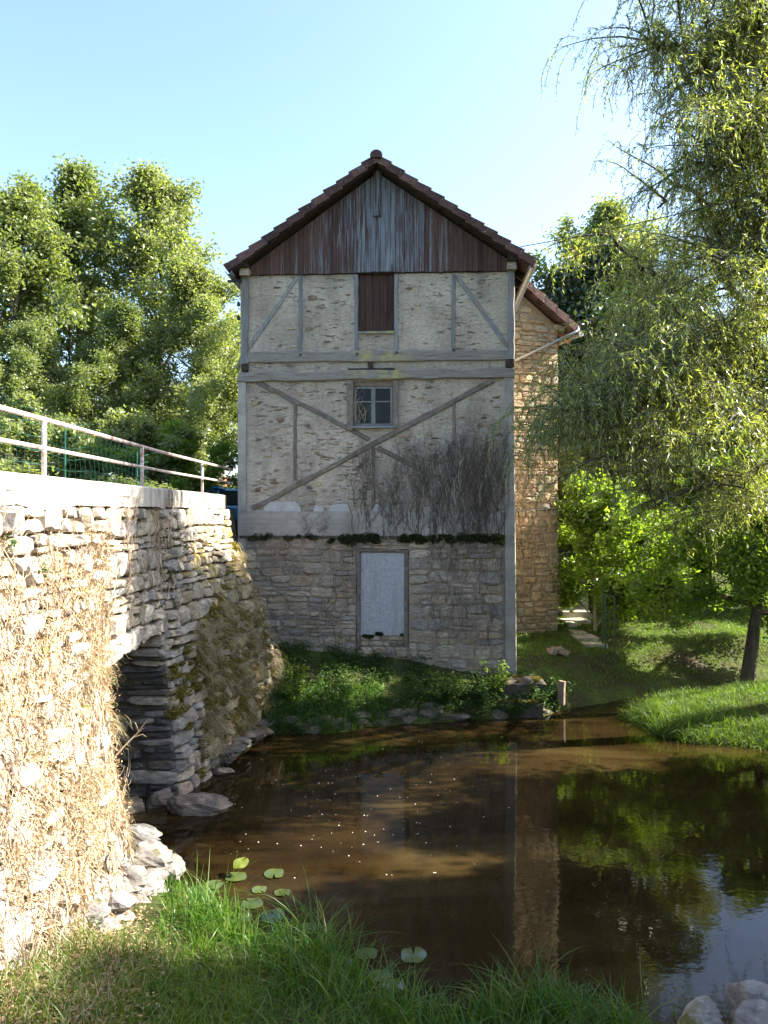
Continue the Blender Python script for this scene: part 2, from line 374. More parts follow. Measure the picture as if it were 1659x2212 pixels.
# ------------------------------------------------------------------ the lie of the land
SHORE = np.array([(-3.3, 9.05), (-9, 9.05), (-9, 11.2), (-3.0, 11.2), (-2.15, 14.4), (-1.1, 14.4), (-.26, 14.85), (1.2, 15.2), (2.5, 15.5), (3.3, 15.7),
    (4.0, 16.25), (5.1, 17.0), (6.2, 17.5), (9, 18.9), (14, 20.5), (14, 19.6), (9, 18.1), (6.1, 16.85), (5.45, 16.3), (5.0, 15.4), (5.1, 14.4), (5.6, 13.9), (6.7, 13.4),
    (10, 12.6), (14, 11), (14, 7), (6, 5.2), (4.0, 5.7), (3.0, 5.9), (2.2, 6.2), (1.45, 6.5), (.67, 6.2), (-.12, 6.6), (-1.04, 7.5), (-2.0, 8.2), (-2.43, 8.6), (-2.8, 8.9)])
def shore_dist(x, y):
    """distance to the water's edge, negative inside the water"""
    x = np.asarray(x, float); y = np.asarray(y, float)
    d2 = np.full(x.shape, 1e9); inside = np.zeros(x.shape, bool)
    A = SHORE; B = np.roll(SHORE, -1, 0)
    for (ax, ay), (bx, by) in zip(A, B):
        ex, ey = bx - ax, by - ay
        tt = np.clip(((x - ax) * ex + (y - ay) * ey) / (ex * ex + ey * ey), 0, 1)
        d2 = np.minimum(d2, (x - ax - tt * ex) ** 2 + (y - ay - tt * ey) ** 2)
        cr = ((ay > y) != (by > y)) & (x < (bx - ax) * (y - ay) / (by - ay + 1e-12) + ax)
        inside ^= cr
    d = np.sqrt(d2); return np.where(inside, -d, d) + .45 * fbm(x * 1.3, y * 1.3, 19, 3) * sstep(-1.6, -.4, x)
def sstep(a, b, x):
    q = np.clip((x - a) / (b - a), 0, 1); return q * q * (3 - 2 * q)
def H(x, y):
    x = np.asarray(x, float); y = np.asarray(y, float)
    ds = shore_dist(x, y); do = np.maximum(ds, 0)
    near = .04 + .30 * do
    near = np.minimum(near, 2.5 + .02 * do)
    cap = 1.02 - .05 * np.clip(x, -3, 6)
    mill = np.minimum(.06 + .6 * do, cap + .03 * do)
    far = mill + np.clip(y - 19, 0, 60) * .10 * sstep(2, 6, x)
    far = far + np.clip(y - 24, 0, 40) * .07 * sstep(2, 8, x)
    mound = .03 + .42 * (1 - np.exp(-do / 1.1)) + .085 * do
    z = np.where(y < 9.5, near, np.where((x > 4.4) & (y < 17.0 + (x - 6) * .5), mound, far))
    z = np.where(ds < 0, np.maximum(-.9, ds * .7), z)
    terr = 4.36 - 1.15 * sstep(17, 23, y) + .02 * np.clip(y - 45, 0, 60)
    slot = (y > 9.0) & (y < 11.25) & (x > -8.8)
    wt = sstep(-3.48, -3.72, x)
    z = np.where(slot, np.minimum(z, -.5), z * (1 - wt) + terr * wt)
    n = fbm(x * .8, y * .8, 3, 4) * .16 * np.clip(do, 0, 1)
    return z + np.where(slot, 0, n)
xs = np.concatenate([np.linspace(-400, -40, 12), np.linspace(-35, -10, 20), np.linspace(-9.5, -4.1, 24), np.arange(-4, 10, .13), np.linspace(10.2, 22, 30), np.linspace(24, 400, 24)])
ys = np.concatenate([np.linspace(-60, 1.5, 20), np.arange(2, 24, .13), np.linspace(24.5, 60, 50), np.linspace(64, 600, 24)])
GX, GY = np.meshgrid(xs, ys, indexing='ij')
part('ground', np.stack([GX, GY, H(GX, GY)], -1).reshape(-1, 3), grid_faces(len(xs), len(ys)), M['ground'], smooth=True, kind='structure')
wx = np.linspace(-9.5, 16, 60); wy = np.linspace(3.5, 22, 50); WX, WY = np.meshgrid(wx, wy, indexing='ij')
part('pool_water', np.stack([WX, WY, 0 * WX], -1).reshape(-1, 3), grid_faces(60, 50), M['water'], smooth=True, kind='structure')

# ------------------------------------------------------------------ masonry
def masonry(rng, s0, s1, z0, z1, rh, wl, wave=.05, split=.45):
    """irregular coursed rubble: list of 8-point outlines in (s, z)"""
    polys = []; zr = [z0]
    while zr[-1] < z1 - rh * .6: zr.append(zr[-1] + rh * rng.uniform(.7, 1.35))
    zr[-1] = z1
    sd = int(rng.integers(9999))
    def bnd(k, s):
        if k == 0 or k == len(zr) - 1: return zr[k]
        return zr[k] + wave * 2 * float(fbm(s * 1.3, k * 3.7, sd, 3))
    def quad(a, b, k0, f0, k1, f1):
        def zz(s, k, f): return bnd(k, s) * (1 - f) + bnd(k + 1, s) * f if f else bnd(k, s)
        sl = lambda: rng.normal(0, .02)
        a0, a1, b0, b1 = a[0], a[1], b[0], b[1]
        c = [(a0, zz(a0, k0, f0)), (b0, zz(b0, k0, f0)), (b1, zz(b1, k1, f1)), (a1, zz(a1, k1, f1))]
        c = [np.array(q) for q in c]; g = rng.uniform(.010, .022)
        ctr = sum(c) / 4; out = []
        for i in range(4):
            p, q, r = c[i - 1], c[i], c[(i + 1) % 4]
            k = rng.uniform(.10, .3)
            e1 = q + (p - q) * k; e2 = q + (r - q) * rng.uniform(.10, .3)
            for e in (e1, e2):
                v = ctr - e; n_ = np.linalg.norm(v) + 1e-6
                out.append(e + v / n_ * min(g * rng.uniform(.6, 1.8), n_ * .3) + rng.normal(0, .004, 2))
        return np.array(out)
    for k in range(len(zr) - 1):
        s = s0; h = zr[k + 1] - zr[k]; prev = (s0, s0)
        while s < s1 - .02:
            w = wl * rng.uniform(.45, 1.6); e = s + w
            if e > s1 - wl * .45: e = s1
            t0 = rng.normal(0, .025) if e < s1 else 0; t1 = rng.normal(0, .025) if e < s1 else 0
            cur = (e + t0, e + t1)
            r = rng.random()
            if r < split and h > .11:
                f = rng.uniform(.35, .65)
                mid = lambda q: q[0] * (1 - f) + q[1] * f
                polys.append(quad((prev[0], mid(prev)), (cur[0], mid(cur)), k, 0, k, f))
                if rng.random() < .35 and e - s > .2:
                    m_ = (s + e) / 2 + rng.normal(0, .03); mm = (m_, m_)
                    polys.append(quad((mid(prev), prev[1]), mm, k, f, k + 1, 0)); polys.append(quad(mm, (mid(cur), cur[1]), k, f, k + 1, 0))
                else: polys.append(quad((mid(prev), prev[1]), (mid(cur), cur[1]), k, f, k + 1, 0))
            else: polys.append(quad(prev, cur, k, 0, k + 1, 0))
            prev = cur; s = e
    return polys
def stone_geo(rng, poly, mapf, proud, back=-.09):
    n = len(poly); c = poly.mean(0)
    r0 = poly; r2 = c + (poly - c) * rng.uniform(.72, .86)
    tl = rng.normal(0, .18, 2); size = np.abs(poly - c).max(0)
    h2 = proud * (1 + ((r2 - c) / (size + 1e-6)) @ tl) + rng.normal(0, proud * .12, n)
    V = [mapf(q[0], q[1], back) for q in r0] + [mapf(q[0], q[1], proud * .45) for q in r0] + [mapf(q[0], q[1], h) for q, h in zip(r2, h2)] + [mapf(c[0], c[1], proud * rng.uniform(.9, 1.3))]
    F = []
    for i in range(n):
        j = (i + 1) % n
        F += [(i, j, n + j, n + i), (n + i, n + j, 2 * n + j, 2 * n + i), (2 * n + i, 2 * n + j, 3 * n)]
    return np.array(V), F
def lay(rng, polys, mapf, proud, mats, parent, limit=300, name='stone', pick=None):
    """the largest as objects, the rest one joined part"""
    def seen(p):
        v = mapf(*p.mean(0), 0); a = np.ptp(p[:, 0]) * np.ptp(p[:, 1]); return -a / max(v[1], 2) ** 2
    polys = sorted(polys, key=seen); rest = {}
    for i, p in enumerate(polys):
        V, F = stone_geo(rng, p, mapf, proud * rng.uniform(.5, 1.5))
        m = mats if not callable(mats) else mats(p.mean(0))
        if i < limit: part(name, V, F, m, parent)
        else: rest.setdefault(m.name, (m, MB()))[1].add(V, F)
    for m, b in rest.values(): b.build('small_stones', m, parent, kind='stuff')

# ------------------------------------------------------------------ the mill
ROTM = math.radians(3)
MU = np.array([math.cos(ROTM), -math.sin(ROTM), 0]); MN = np.array([-math.sin(ROTM), -math.cos(ROTM), 0])
MO = P(815, CY, 16.6); MO[2] = 0
def uv(x, y, off=0.0):
    r = np.array([(x - CX) / FPX, 1, -(y - CY) / FPX]); C = np.array([0, 0, CAM_Z])
    tt = ((MO + MN * off - C) @ MN) / (r @ MN); p = C + tt * r
    return np.array([(p - MO) @ MU, p[2]])
def Wm(u, z, off=0.0): return MO + MU * u + MN * off + np.array([0, 0, z])
mill = thing('timber_framed_mill', Wm(0, .8), 'tall half-timbered mill with stone base and brown boarded gable above the pool', 'mill')
def ubox(name, u0, u1, z0, z1, o0, o1, m, parent=mill, jit=0.0):
    p = [Wm(u0, z0, o1), Wm(u1, z0, o1), Wm(u1, z0, o0), Wm(u0, z0, o0), Wm(u0, z1, o1), Wm(u1, z1, o1), Wm(u1, z1, o0), Wm(u0, z1, o0)]
    V, F = hexa(p)
    if jit: V = V + np.random.default_rng(int(abs(u0 * 1000) + z0 * 77)).normal(0, jit, V.shape)
    return part(name, V, F, m, parent)
def beam(name, a, b, w, o0, th, m, parent=mill, seed=0, wob=.005, seg=9):
    """a weathered timber between two (u,z) points, chamfered and a little crooked"""
    rng = np.random.default_rng(seed + int(abs(a[0]) * 997 + abs(a[1]) * 131))
    a = np.array(a, float); b = np.array(b, float); d = (b - a) / np.linalg.norm(b - a); pn = np.array([-d[1], d[0]])
    rings = []
    for k in range(seg + 1):
        q = a + (b - a) * k / seg; q = q + pn * rng.normal(0, wob)
        hw = w / 2 * (1 + rng.normal(0, .06)); ch = min(.018, hw * .4)
        prof = [(-hw, 0), (-hw, th - ch), (-hw + ch, th), (hw - ch, th), (hw, th - ch), (hw, 0)]
        rings.append([Wm(*(q + pn * s), o0 + o + rng.normal(0, .0025)) for s, o in prof])
    V = np.array(rings).reshape(-1, 3); k = 6; F = []
    for i in range(seg):
        for j in range(k): F.append((i * k + j, i * k + (j + 1) % k, (i + 1) * k + (j + 1) % k, (i + 1) * k + j))
    F += [tuple(range(k - 1, -1, -1)), tuple(range(seg * k, seg * k + k))]
    return part(name, V, F, m, parent)

uL, uR = uv(517, 900)[0], uv(1111, 900)[0]
z_band0, z_band1 = uv(800, 1157)[1], uv(800, 1105)[1]
z_pl0, z_pl1 = uv(800, 1104)[1], uv(800, 588)[1]
DEPTH = 9.0
# window and hatch openings
wu0, wz0 = uv(763, 921); wu1, wz1 = uv(849, 823)
hu0, hz0 = uv(773, 720); hu1, hz1 = uv(852, 590)
ax = np.unique(np.concatenate([np.linspace(uL + .03, uR - .03, 150), [wu0, wu1, hu0, hu1]])); az = np.unique(np.concatenate([np.linspace(z_band1 - .02, z_pl1 + .05, 130), [wz0, wz1, hz0, hz1]]))
AU, AZ = np.meshgrid(ax, az, indexing='ij')
relief = .022 * fbm(AU * 2.2, AZ * 6, 5, 4) + .022 * fbm(AU * 8, AZ * 17, 9, 3)
pts = MO + AU[..., None] * MU + relief[..., None] * MN; pts[..., 2] = AZ
f = grid_faces(len(ax), len(az)); cu = AU.reshape(-1)[f].mean(1); cz = AZ.reshape(-1)[f].mean(1)
hole = ((cu > wu0) & (cu < wu1) & (cz > wz0) & (cz < wz1)) | ((cu > hu0) & (cu < hu1) & (cz > hz0) & (cz < hz1))
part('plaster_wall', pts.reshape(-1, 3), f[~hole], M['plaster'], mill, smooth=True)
# the three other walls and the inside of the wall as one shell
eL, eR, rg = uv(488, 574, .4), uv(1157, 561, .4), uv(813, 333, .4)
def rz(u): return (rg[1] + (eL[1] - rg[1]) * (rg[0] - u) / (rg[0] - eL[0]) if u < rg[0] else rg[1] + (eR[1] - rg[1]) * (u - rg[0]) / (eR[0] - rg[0]))
b = MB()
def wallbox(u0, u1, o0, o1, z0, z1):
    b.add(*hexa([Wm(u0, z0, o1), Wm(u1, z0, o1), Wm(u1, z0, o0), Wm(u0, z0, o0), Wm(u0, z1, o1), Wm(u1, z1, o1), Wm(u1, z1, o0), Wm(u0, z1, o0)]))
zt = rz(uL) - .3
wallbox(uL + .02, uL + .35, -DEPTH, -.02, .2, zt); wallbox(uR - .35, uR - .02, -DEPTH, -.02, .2, zt); wallbox(uL + .36, uR - .36, -DEPTH, -DEPTH + .3, .2, zt)
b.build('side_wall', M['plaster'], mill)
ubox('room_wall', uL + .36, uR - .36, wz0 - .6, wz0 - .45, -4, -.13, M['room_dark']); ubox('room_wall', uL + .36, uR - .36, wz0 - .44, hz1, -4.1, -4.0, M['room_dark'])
# jamb linings closing the openings
for (a0, a1, c0, c1) in ((wu0, wu1, wz0, wz1), (hu0, hu1, hz0, hz1)):
    b = MB()
    for q in ((a0 - .1, a0, c0 - .1, c1 + .1), (a1, a1 + .1, c0 - .1, c1 + .1), (a0, a1, c1, c1 + .1), (a0, a1, c0 - .1, c0)):
        b.add(*hexa([Wm(q[0], q[2], -.03), Wm(q[1], q[2], -.03), Wm(q[1], q[2], -.3), Wm(q[0], q[2], -.3), Wm(q[0], q[3], -.03), Wm(q[1], q[3], -.03), Wm(q[1], q[3], -.3), Wm(q[0], q[3], -.3)]))
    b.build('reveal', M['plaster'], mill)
# concrete band, pillars
lp0 = uv(516, 830); lp1 = uv(533, 1200)
ubox('concrete_pillar', uv(515, 1000)[0], uv(532, 1000)[0], 2.4, uv(520, 826)[1], -.3, .05, M['concrete'])
b = MB(); q0 = uv(1088, 815); q1 = uv(1113, 1440)
r_ = []
for k in range(13):
    tt = k / 12; z = q0[1] + (q1[1] - .15 - q0[1]) * tt; ua = uv(1088, 1000)[0] + .03 * tt; ub = uv(1110, 1000)[0] + .055 * tt
    o = .05 + .02 * tt
    r_.append([Wm(ua, z, -.3), Wm(ua, z, o - .015), Wm(ua + .015, z, o), Wm(ub - .015, z, o), Wm(ub, z, o - .015), Wm(ub, z, -.3)])
V = np.array(r_).reshape(-1, 3); F = [(i * 6 + j, i * 6 + (j + 1) % 6, (i + 1) * 6 + (j + 1) % 6, (i + 1) * 6 + j) for i in range(12) for j in range(6)] + [tuple(range(5, -1, -1)), tuple(range(72, 78))]
part('concrete_pillar', V, F, M['concrete'], mill)
ubL, ubR = uv(532, 1130)[0] + .003, uv(1088, 1130)[0] - .003
ubox('concrete_band', ubL, ubR, z_band0, z_band1, -.3, .055, M['concrete'])
# white render patches above the band
rng = np.random.default_rng(5)
for (x0, x1, yt) in ((570, 650, 1075), (678, 701, 1088), (712, 757, 1083), (806, 846, 1084), (925, 948, 1090)):
    a0 = uv(x0, 1104); a1 = uv(x1, 1104); top = uv(x0, yt)[1]; n = 12
    up = [(a0[0] + (a1[0] - a0[0]) * k / n, z_band1 + .004 + (top - z_band1) * (.72 + .5 * float(fbm(x0 * .37 + k * .45, .5, 3, 2))) * min(1, 5 * min(k, n - k) / n + .3)) for k in range(n + 1)]
    poly = [(a0[0], z_band1 + .003)] + up + [(a1[0], z_band1 + .003)]
    V = [Wm(u, z, .026) for u, z in poly] + [Wm(u, z, -.01) for u, z in poly]; m_ = len(poly)
    part('render_patch', V, [tuple(range(m_))[::-1], *[(i, (i + 1) % m_, m_ + (i + 1) % m_, m_ + i) for i in range(m_)]], M['white_patch'], mill)
# timbers of the upper floor
uz = lambda x, y: uv(x, y)
tb, tf, td = M['timber_blue'], M['timber_flat'], M['timber_diag']
beam('post', uz(530, 787), uz(531, 592), .135, -.03, .105, tb, seg=10); beam('post', uz(1104, 777), uz(1104, 580), .14, -.03, .105, tb, seg=10)
beam('sill_beam', uz(536, 773), uz(1097, 767), .225, -.03, .09, tf, seg=14, wob=.005)
beam('tie_beam', uz(516, 815), uz(1111, 807), .20, -.04, .125, tf, seg=16, wob=.010)
for x in (649.5, 769.5, 856, 979.5): beam('stud', uz(x, 761), uz(x, 593), .085, -.03, .058, tb, wob=.004)
beam('brace', uz(538, 752), uz(641, 602), .09, -.03, .054, tb); beam('brace', uz(1096, 748), uz(986, 595), .09, -.03, .054, tb)
# pegs in the sill beam
for x, y in ((650, 768), (772, 766), (857, 763), (980, 757)):
    u, z = uz(x, y); part('peg', *tube([Wm(u, z, .05), Wm(u, z, .085)], .028, 8), M['iron'], mill)
ubox('bearer_block', uz(523, 800)[0], uz(537, 800)[0], uz(530, 803)[1], uz(530, 788)[1], -.05, .085, M['dark_wood'], jit=.006)
ubox('bearer_block', uz(1091, 800)[0], uz(1109, 800)[0], uz(1100, 795)[1], uz(1100, 778)[1], -.05, .085, M['dark_wood'], jit=.006)
ubox('lintel', uz(752, 800)[0], uz(852, 800)[0], uz(800, 802)[1], uz(800, 797)[1], -.02, .07, M['dark_wood'], jit=.006)
ubox('bearer_block', uz(795, 800)[0], uz(806, 800)[0], uz(800, 794)[1], uz(800, 784)[1], -.02, .045, M['dark_wood'], jit=.005)
# timbers of the middle floor
beam('cross_brace', uz(1066, 821), uz(546, 1099), .115, -.03, .064, td, seg=18, wob=.007)
beam('cross_brace', uz(560, 827), uz(797, 949), .10, -.03, .058, td, seg=10, wob=.007); beam('cross_brace', uz(815, 966), uz(1003, 1062), .10, -.03, .058, td, seg=10, wob=.007)
beam('stud', uz(637, 1038), uz(638, 871), .075, -.03, .052, td); beam('stud', uz(980, 1028), uz(980, 868), .075, -.03, .052, td); beam('stud', uz(806, 1103), uz(807, 966), .07, -.03, .052, td)
# hatch boards, sill
nb = 5
for k in range(nb):
    a0 = hu0 + (hu1 - hu0) * k / nb; a1 = hu0 + (hu1 - hu0) * (k + 1) / nb
    ubox('hatch_board', a0 + .004, a1 - .004, hz0 + .03, hz1 - .002, -.08 + .004 * (k % 2), -.045 + .004 * (k % 2), M['brown_board'])
ubox('hatch_sill', hu0 + .002, hu1 - .002, hz0 - .02, hz0 + .028, -.1, .05, tf, jit=.003)
# window
win = bpy.data.objects.new('window', None); COL.objects.link(win); win.parent = mill; ROOT['window'] = Wm((wu0 + wu1) / 2, wz0); win.location = tuple(ROOT['window'] - wloc(mill)); win.empty_display_size = .2
ubox('window_post', uz(750, 900)[0], wu0 - .002, uz(757, 930)[1], uz(757, 823)[1], -.02, .075, td, mill, .004)
ubox('window_post', wu1 + .002, uz(859, 900)[0], uz(855, 925)[1], uz(855, 823)[1], -.02, .075, td, mill, .004)
ubox('sill', wu0 - .03, wu1 + .03, wz0 - .05, wz0 - .002, -.05, .10, M['sash_paint'], win, .005)
ubox('board', wu0, wu1, wz1 - .1, wz1 - .003, -.09, -.03, M['dead_wood'], win)
fu0, fu1, fz0, fz1 = wu0 + .012, wu1 - .012, wz0 + .005, wz1 - .105
um = (fu0 + fu1) / 2
def frm(a0, a1, c0, c1): ubox('frame', a0, a1, c0, c1, -.11, -.06, M['timber_blue'], win)
frm(fu0, fu0 + .05, fz0, fz1); frm(fu1 - .05, fu1, fz0, fz1); frm(fu0 + .051, fu1 - .051, fz1 - .045, fz1); frm(fu0 + .051, fu1 - .051, fz0, fz0 + .06); frm(um - .045, um + .045, fz0 + .061, fz1 - .046)
zm = fz0 + (fz1 - fz0) * .62
for a0, a1 in ((fu0 + .05, um - .045), (um + .045, fu1 - .05)):
    ubox('glazing_bar', a0 + .001, a1 - .001, zm - .014, zm + .014, -.1, -.068, M['timber_blue'], win)
    ubox('pane', a0 + .001, a1 - .001, fz0 + .061, zm - .015, -.088, -.084, M['glass'], win); ubox('pane', a0 + .001, a1 - .001, zm + .015, fz1 - .046, -.088, -.084, M['glass'], win)
ubox('curtain', um - .12, um - .05, fz0 + .1, zm - .02, -.2, -.19, M['curtain'], win); ubox('curtain', um + .05, um + .13, fz0 + .1, zm - .02, -.2, -.19, M['curtain'], win); ubox('curtain', fu0 + .06, fu0 + .11, fz0 + .1, zm - .1, -.2, -.19, M['curtain'], win)
# stone slivers bedded in the plaster
rng = np.random.default_rng(21)
def clear(u, z):
    x_ok = True
    for a, c, w in CLR:
        a = np.array(a); c = np.array(c); d = c - a; tt = np.clip(((np.array([u, z]) - a) @ d) / (d @ d), 0, 1)
        if np.linalg.norm(np.array([u, z]) - a - d * tt) < w: x_ok = False
    if wu0 - .25 < u < wu1 + .25 and wz0 - .2 < z: x_ok = x_ok and not (z < wz1 + .2)
    if hu0 - .2 < u < hu1 + .2 and hz0 - .25 < z: x_ok = False
    return x_ok
CLR = [(uz(1066, 821), uz(546, 1099), .17), (uz(560, 827), uz(1003, 1062), .17), (uz(637, 1038), uz(638, 871), .16), (uz(980, 1028), uz(980, 868), .16), (uz(806, 1103), uz(807, 966), .15), (uz(538, 752), uz(641, 602), .18), (uz(1096, 748), uz(986, 595), .18),
       (uz(516, 815), uz(1111, 807), .25), (uz(536, 773), uz(1097, 767), .2)] + [(uz(x, 761), uz(x, 593), .16) for x in (649.5, 769.5, 856, 979.5)] + [(uz(530, 787), uz(531, 592), .2), (uz(1104, 777), uz(1104, 580), .2), (uz(515, 1000), uz(515, 826), .3), (uz(1105, 1000), uz(1105, 826), .3)]
cnt = 0
mapm = lambda u, z, h: Wm(u, z, h)
while cnt < 230:
    x = rng.uniform(540, 1085); y = rng.uniform(600, 1095) if rng.random() < .45 else rng.uniform(830, 1095)
    if y < 830 and 755 < y: continue
    if rng.random() > (1.0 if y > 830 and x < 780 else .45): continue
    u, z = uv(x, y)
    if not clear(u, z): continue
    big = rng.random() < .12; w = rng.uniform(.05, .10) if big else rng.uniform(.03, .10); h = w * (rng.uniform(.5, .8) if big else rng.uniform(.16, .36))
    an = np.sort(rng.uniform(0, 2 * math.pi, 7)); an = np.arange(7) / 7 * 2 * math.pi + rng.normal(0, .25, 7)
    poly = np.stack([u + w * np.cos(an) * rng.uniform(.75, 1.1, 7), z + h * np.sin(an) * rng.uniform(.75, 1.1, 7)], 1)
    V, F = stone_geo(rng, poly, mapm, rng.uniform(.014, .024), -.02); part('bedded_stone', V, F, M[('brown_stone', 'mill_stone', 'house_stone')[int(rng.random() * 2.6)]], mill); cnt += 1
# rubble base with the blocked doorway
zb0 = .25; uS0 = uL + .02; uS1 = uv(1089, 1300)[0]; zS1 = z_band0 - .004
du0, du1 = uv(770, 1300)[0], uv(882, 1300)[0]; dz0, dz1 = uv(826, 1394)[1], uv(826, 1187)[1]
rng = np.random.default_rng(31)
mp_ = lambda u, z, h: Wm(u, z, h - .01)
polys = masonry(rng, uS0, du0 - .005, zb0, zS1, .23, .40, .07) + masonry(rng, du1 + .005, uS1, zb0, zS1, .23, .40, .07) + masonry(rng, du0, du1, dz1 + .003, zS1, .2, .42, .03) + masonry(rng, du0, du1, zb0, dz0 - .03, .2, .38, .05)
b = MB()
for (a0, a1, c0, c1) in ((uS0, du0 - .01, -.2, zS1), (du1 + .01, uS1, -.2, zS1), (du0 - .009, du1 + .009, dz1 + .01, zS1), (du0 - .009, du1 + .009, -.2, dz0 - .03)):
    b.add(*hexa([Wm(a0, c0, -.005), Wm(a1, c0, -.005), Wm(a1, c0, -.4), Wm(a0, c0, -.4), Wm(a0, c1, -.005), Wm(a1, c1, -.005), Wm(a1, c1, -.4), Wm(a0, c1, -.4)]))
b.build('base_wall', M['mortar'], mill)
lay(rng, polys, mp_, .036, M['mill_stone'], mill, 290)
dpu0, dpu1 = uv(779, 1300)[0], uv(873, 1300)[0]; dpz0, dpz1 = uv(826, 1373)[1], uv(826, 1194)[1]
door = part('blocked_doorway', *(lambda U, Z: (np.concatenate([(MO + U[..., None] * MU + (-.03 + .012 * fbm(U * 14, Z * 14, 4, 3))[..., None] * MN + Z[..., None] * np.array([0, 0, 1.])).reshape(-1, 3)]), grid_faces(40, 70)))(*np.meshgrid(np.linspace(dpu0, dpu1, 40), np.linspace(dpz0, dpz1, 70), indexing='ij')), M['render_white'], mill, smooth=True)
ubox('infill_back', du0 + .01, du1 - .01, dz0 - .02, dz1 - .01, -.3, -.06, M['mortar'], door)
beam('jamb', (du0 + .045, dz0 - .02), (du0 + .045, dz1 - .05), .085, -.06, .085, td, door, wob=.006); beam('jamb', (du1 - .045, dz0 - .1), (du1 - .045, dz1 - .05), .085, -.06, .085, td, door, wob=.006)
beam('lintel', (du0, dz1 - .025), (du1, dz1 - .025), .055, -.06, .088, td, door, wob=.004)
rng = np.random.default_rng(33)
lay(rng, masonry(rng, dpu0, dpu1, dz0 - .03, dpz0 - .003, .12, .25, .02), lambda u, z, h: Wm(u, z, h - .035), .03, M['mill_stone'], door)
# mossy ledge on top of the base
def moss_clumps(rng, centers, r, n):
    C = []; R = []
    k = len(centers); idx = rng.integers(0, k, n)
    D = unit(rng, n); rr = np.asarray(r)[idx]
    S = D * rr[:, None] * (rng.random(n) ** .25)[:, None]
    S[:, 2] *= .6
    C = np.asarray(centers)[idx] + S
    A = D * .5 + unit(rng, n) * .6; A = A / np.linalg.norm(A, axis=1)[:, None] * rng.uniform(.010, .024, n)[:, None]
    Sd = np.cross(A, unit(rng, n)); Sd = Sd / (np.linalg.norm(Sd, axis=1)[:, None] + 1e-9) * rng.uniform(.005, .011, n)[:, None]
    return leaf_quads(C, A, Sd)
rng = np.random.default_rng(41); cc = []; rr = []
for k in range(130):
    x = rng.choice([rng.uniform(735, 820), rng.uniform(865, 1050), rng.uniform(1050, 1085), rng.uniform(540, 740)], p=[.28, .5, .12, .1]); y = 1156 + abs(rng.normal(0, 7))
    u, z = uv(x, y); cc.append(Wm(u, z, .06)); rr.append(rng.uniform(.03, .075))
part('moss', *moss_clumps(rng, cc, [1.7 * q for q in rr], 32000), M['moss_dark'], mill, kind='stuff')
cc = [Wm(*uv(x, 1373 + rng.normal(0, 3)), -.01) for x in (788, 795, 803, 815, 822, 868)]; part('moss', *moss_clumps(rng, cc, [.06, .07, .06, .05, .06, .03], 3500), M['moss_dark'], door, kind='stuff')
ubox('ledge', uS0, uS1, z_band0 - .06, z_band0 - .006, -.2, .062, M['dark_mortar'], mill, .004)
# gable planks
pw = .104; k = 0; u = uL + .07
zg0 = uv(800, 588)[1]
while u < uR - .07:
    a0, a1 = u + .0025, min(u + pw, uR - .06) - .0025
    z0 = zg0 - .03 + random.uniform(-.012, .012) + (.0 if not hu0 - .02 < u < hu1 else .02)
    t0, t1 = rz(a0) - .24, rz(a1) - .24
    if a0 < rg[0] < a1: t0 = t1 = min(t0, t1)
    if min(t0, t1) > z0 + .1:
        o1 = .062 + random.uniform(-.003, .003)
        part('plank', *hexa([Wm(a0, z0, o1), Wm(a1, z0, o1), Wm(a1, z0, .035), Wm(a0, z0, .035), Wm(a0, t0, o1), Wm(a1, t1, o1), Wm(a1, t1, .035), Wm(a0, t0, .035)]), M['gable_plank'], mill)
    u += pw
V = [Wm(uL + .1, zg0 - .04, .03), Wm(uR - .1, zg0 - .04, .03), Wm(uR - .1, rz(uR - .1) - .25, .03), Wm(rg[0], rg[1] - .25, .03), Wm(uL + .1, rz(uL + .1) - .25, .03)]
V += [v - MN * .15 for v in V]
part('gable_backing', V, [(0, 1, 2, 3, 4), (9, 8, 7, 6, 5)] + [(i, (i + 1) % 5, 5 + (i + 1) % 5, 5 + i) for i in range(5)], M['dark_wood'], mill)
beam('king_post', uv(816, 470), uv(816, 362), .17, .064, .05, M['gable_plank'], wob=.003)
for x, y in ((684, 462), (952, 452)):
    u, z = uv(x, y); ubox('purlin_end', u - .07, u + .07, z - .06, rz(u) - .2, .02, .32, M['dark_wood'])
for x, y in ((531, 586), (1103, 572)):
    u, z = uv(x, y); ubox('corbel', u - .09, u + .1, z - .14, z + .0, -.02, .2, M['mill_stone'], jit=.008); ubox('plate_end', u - .08, u + .09, z + .003, z + .2, -.02, .28, M['dark_wood'], jit=.006)
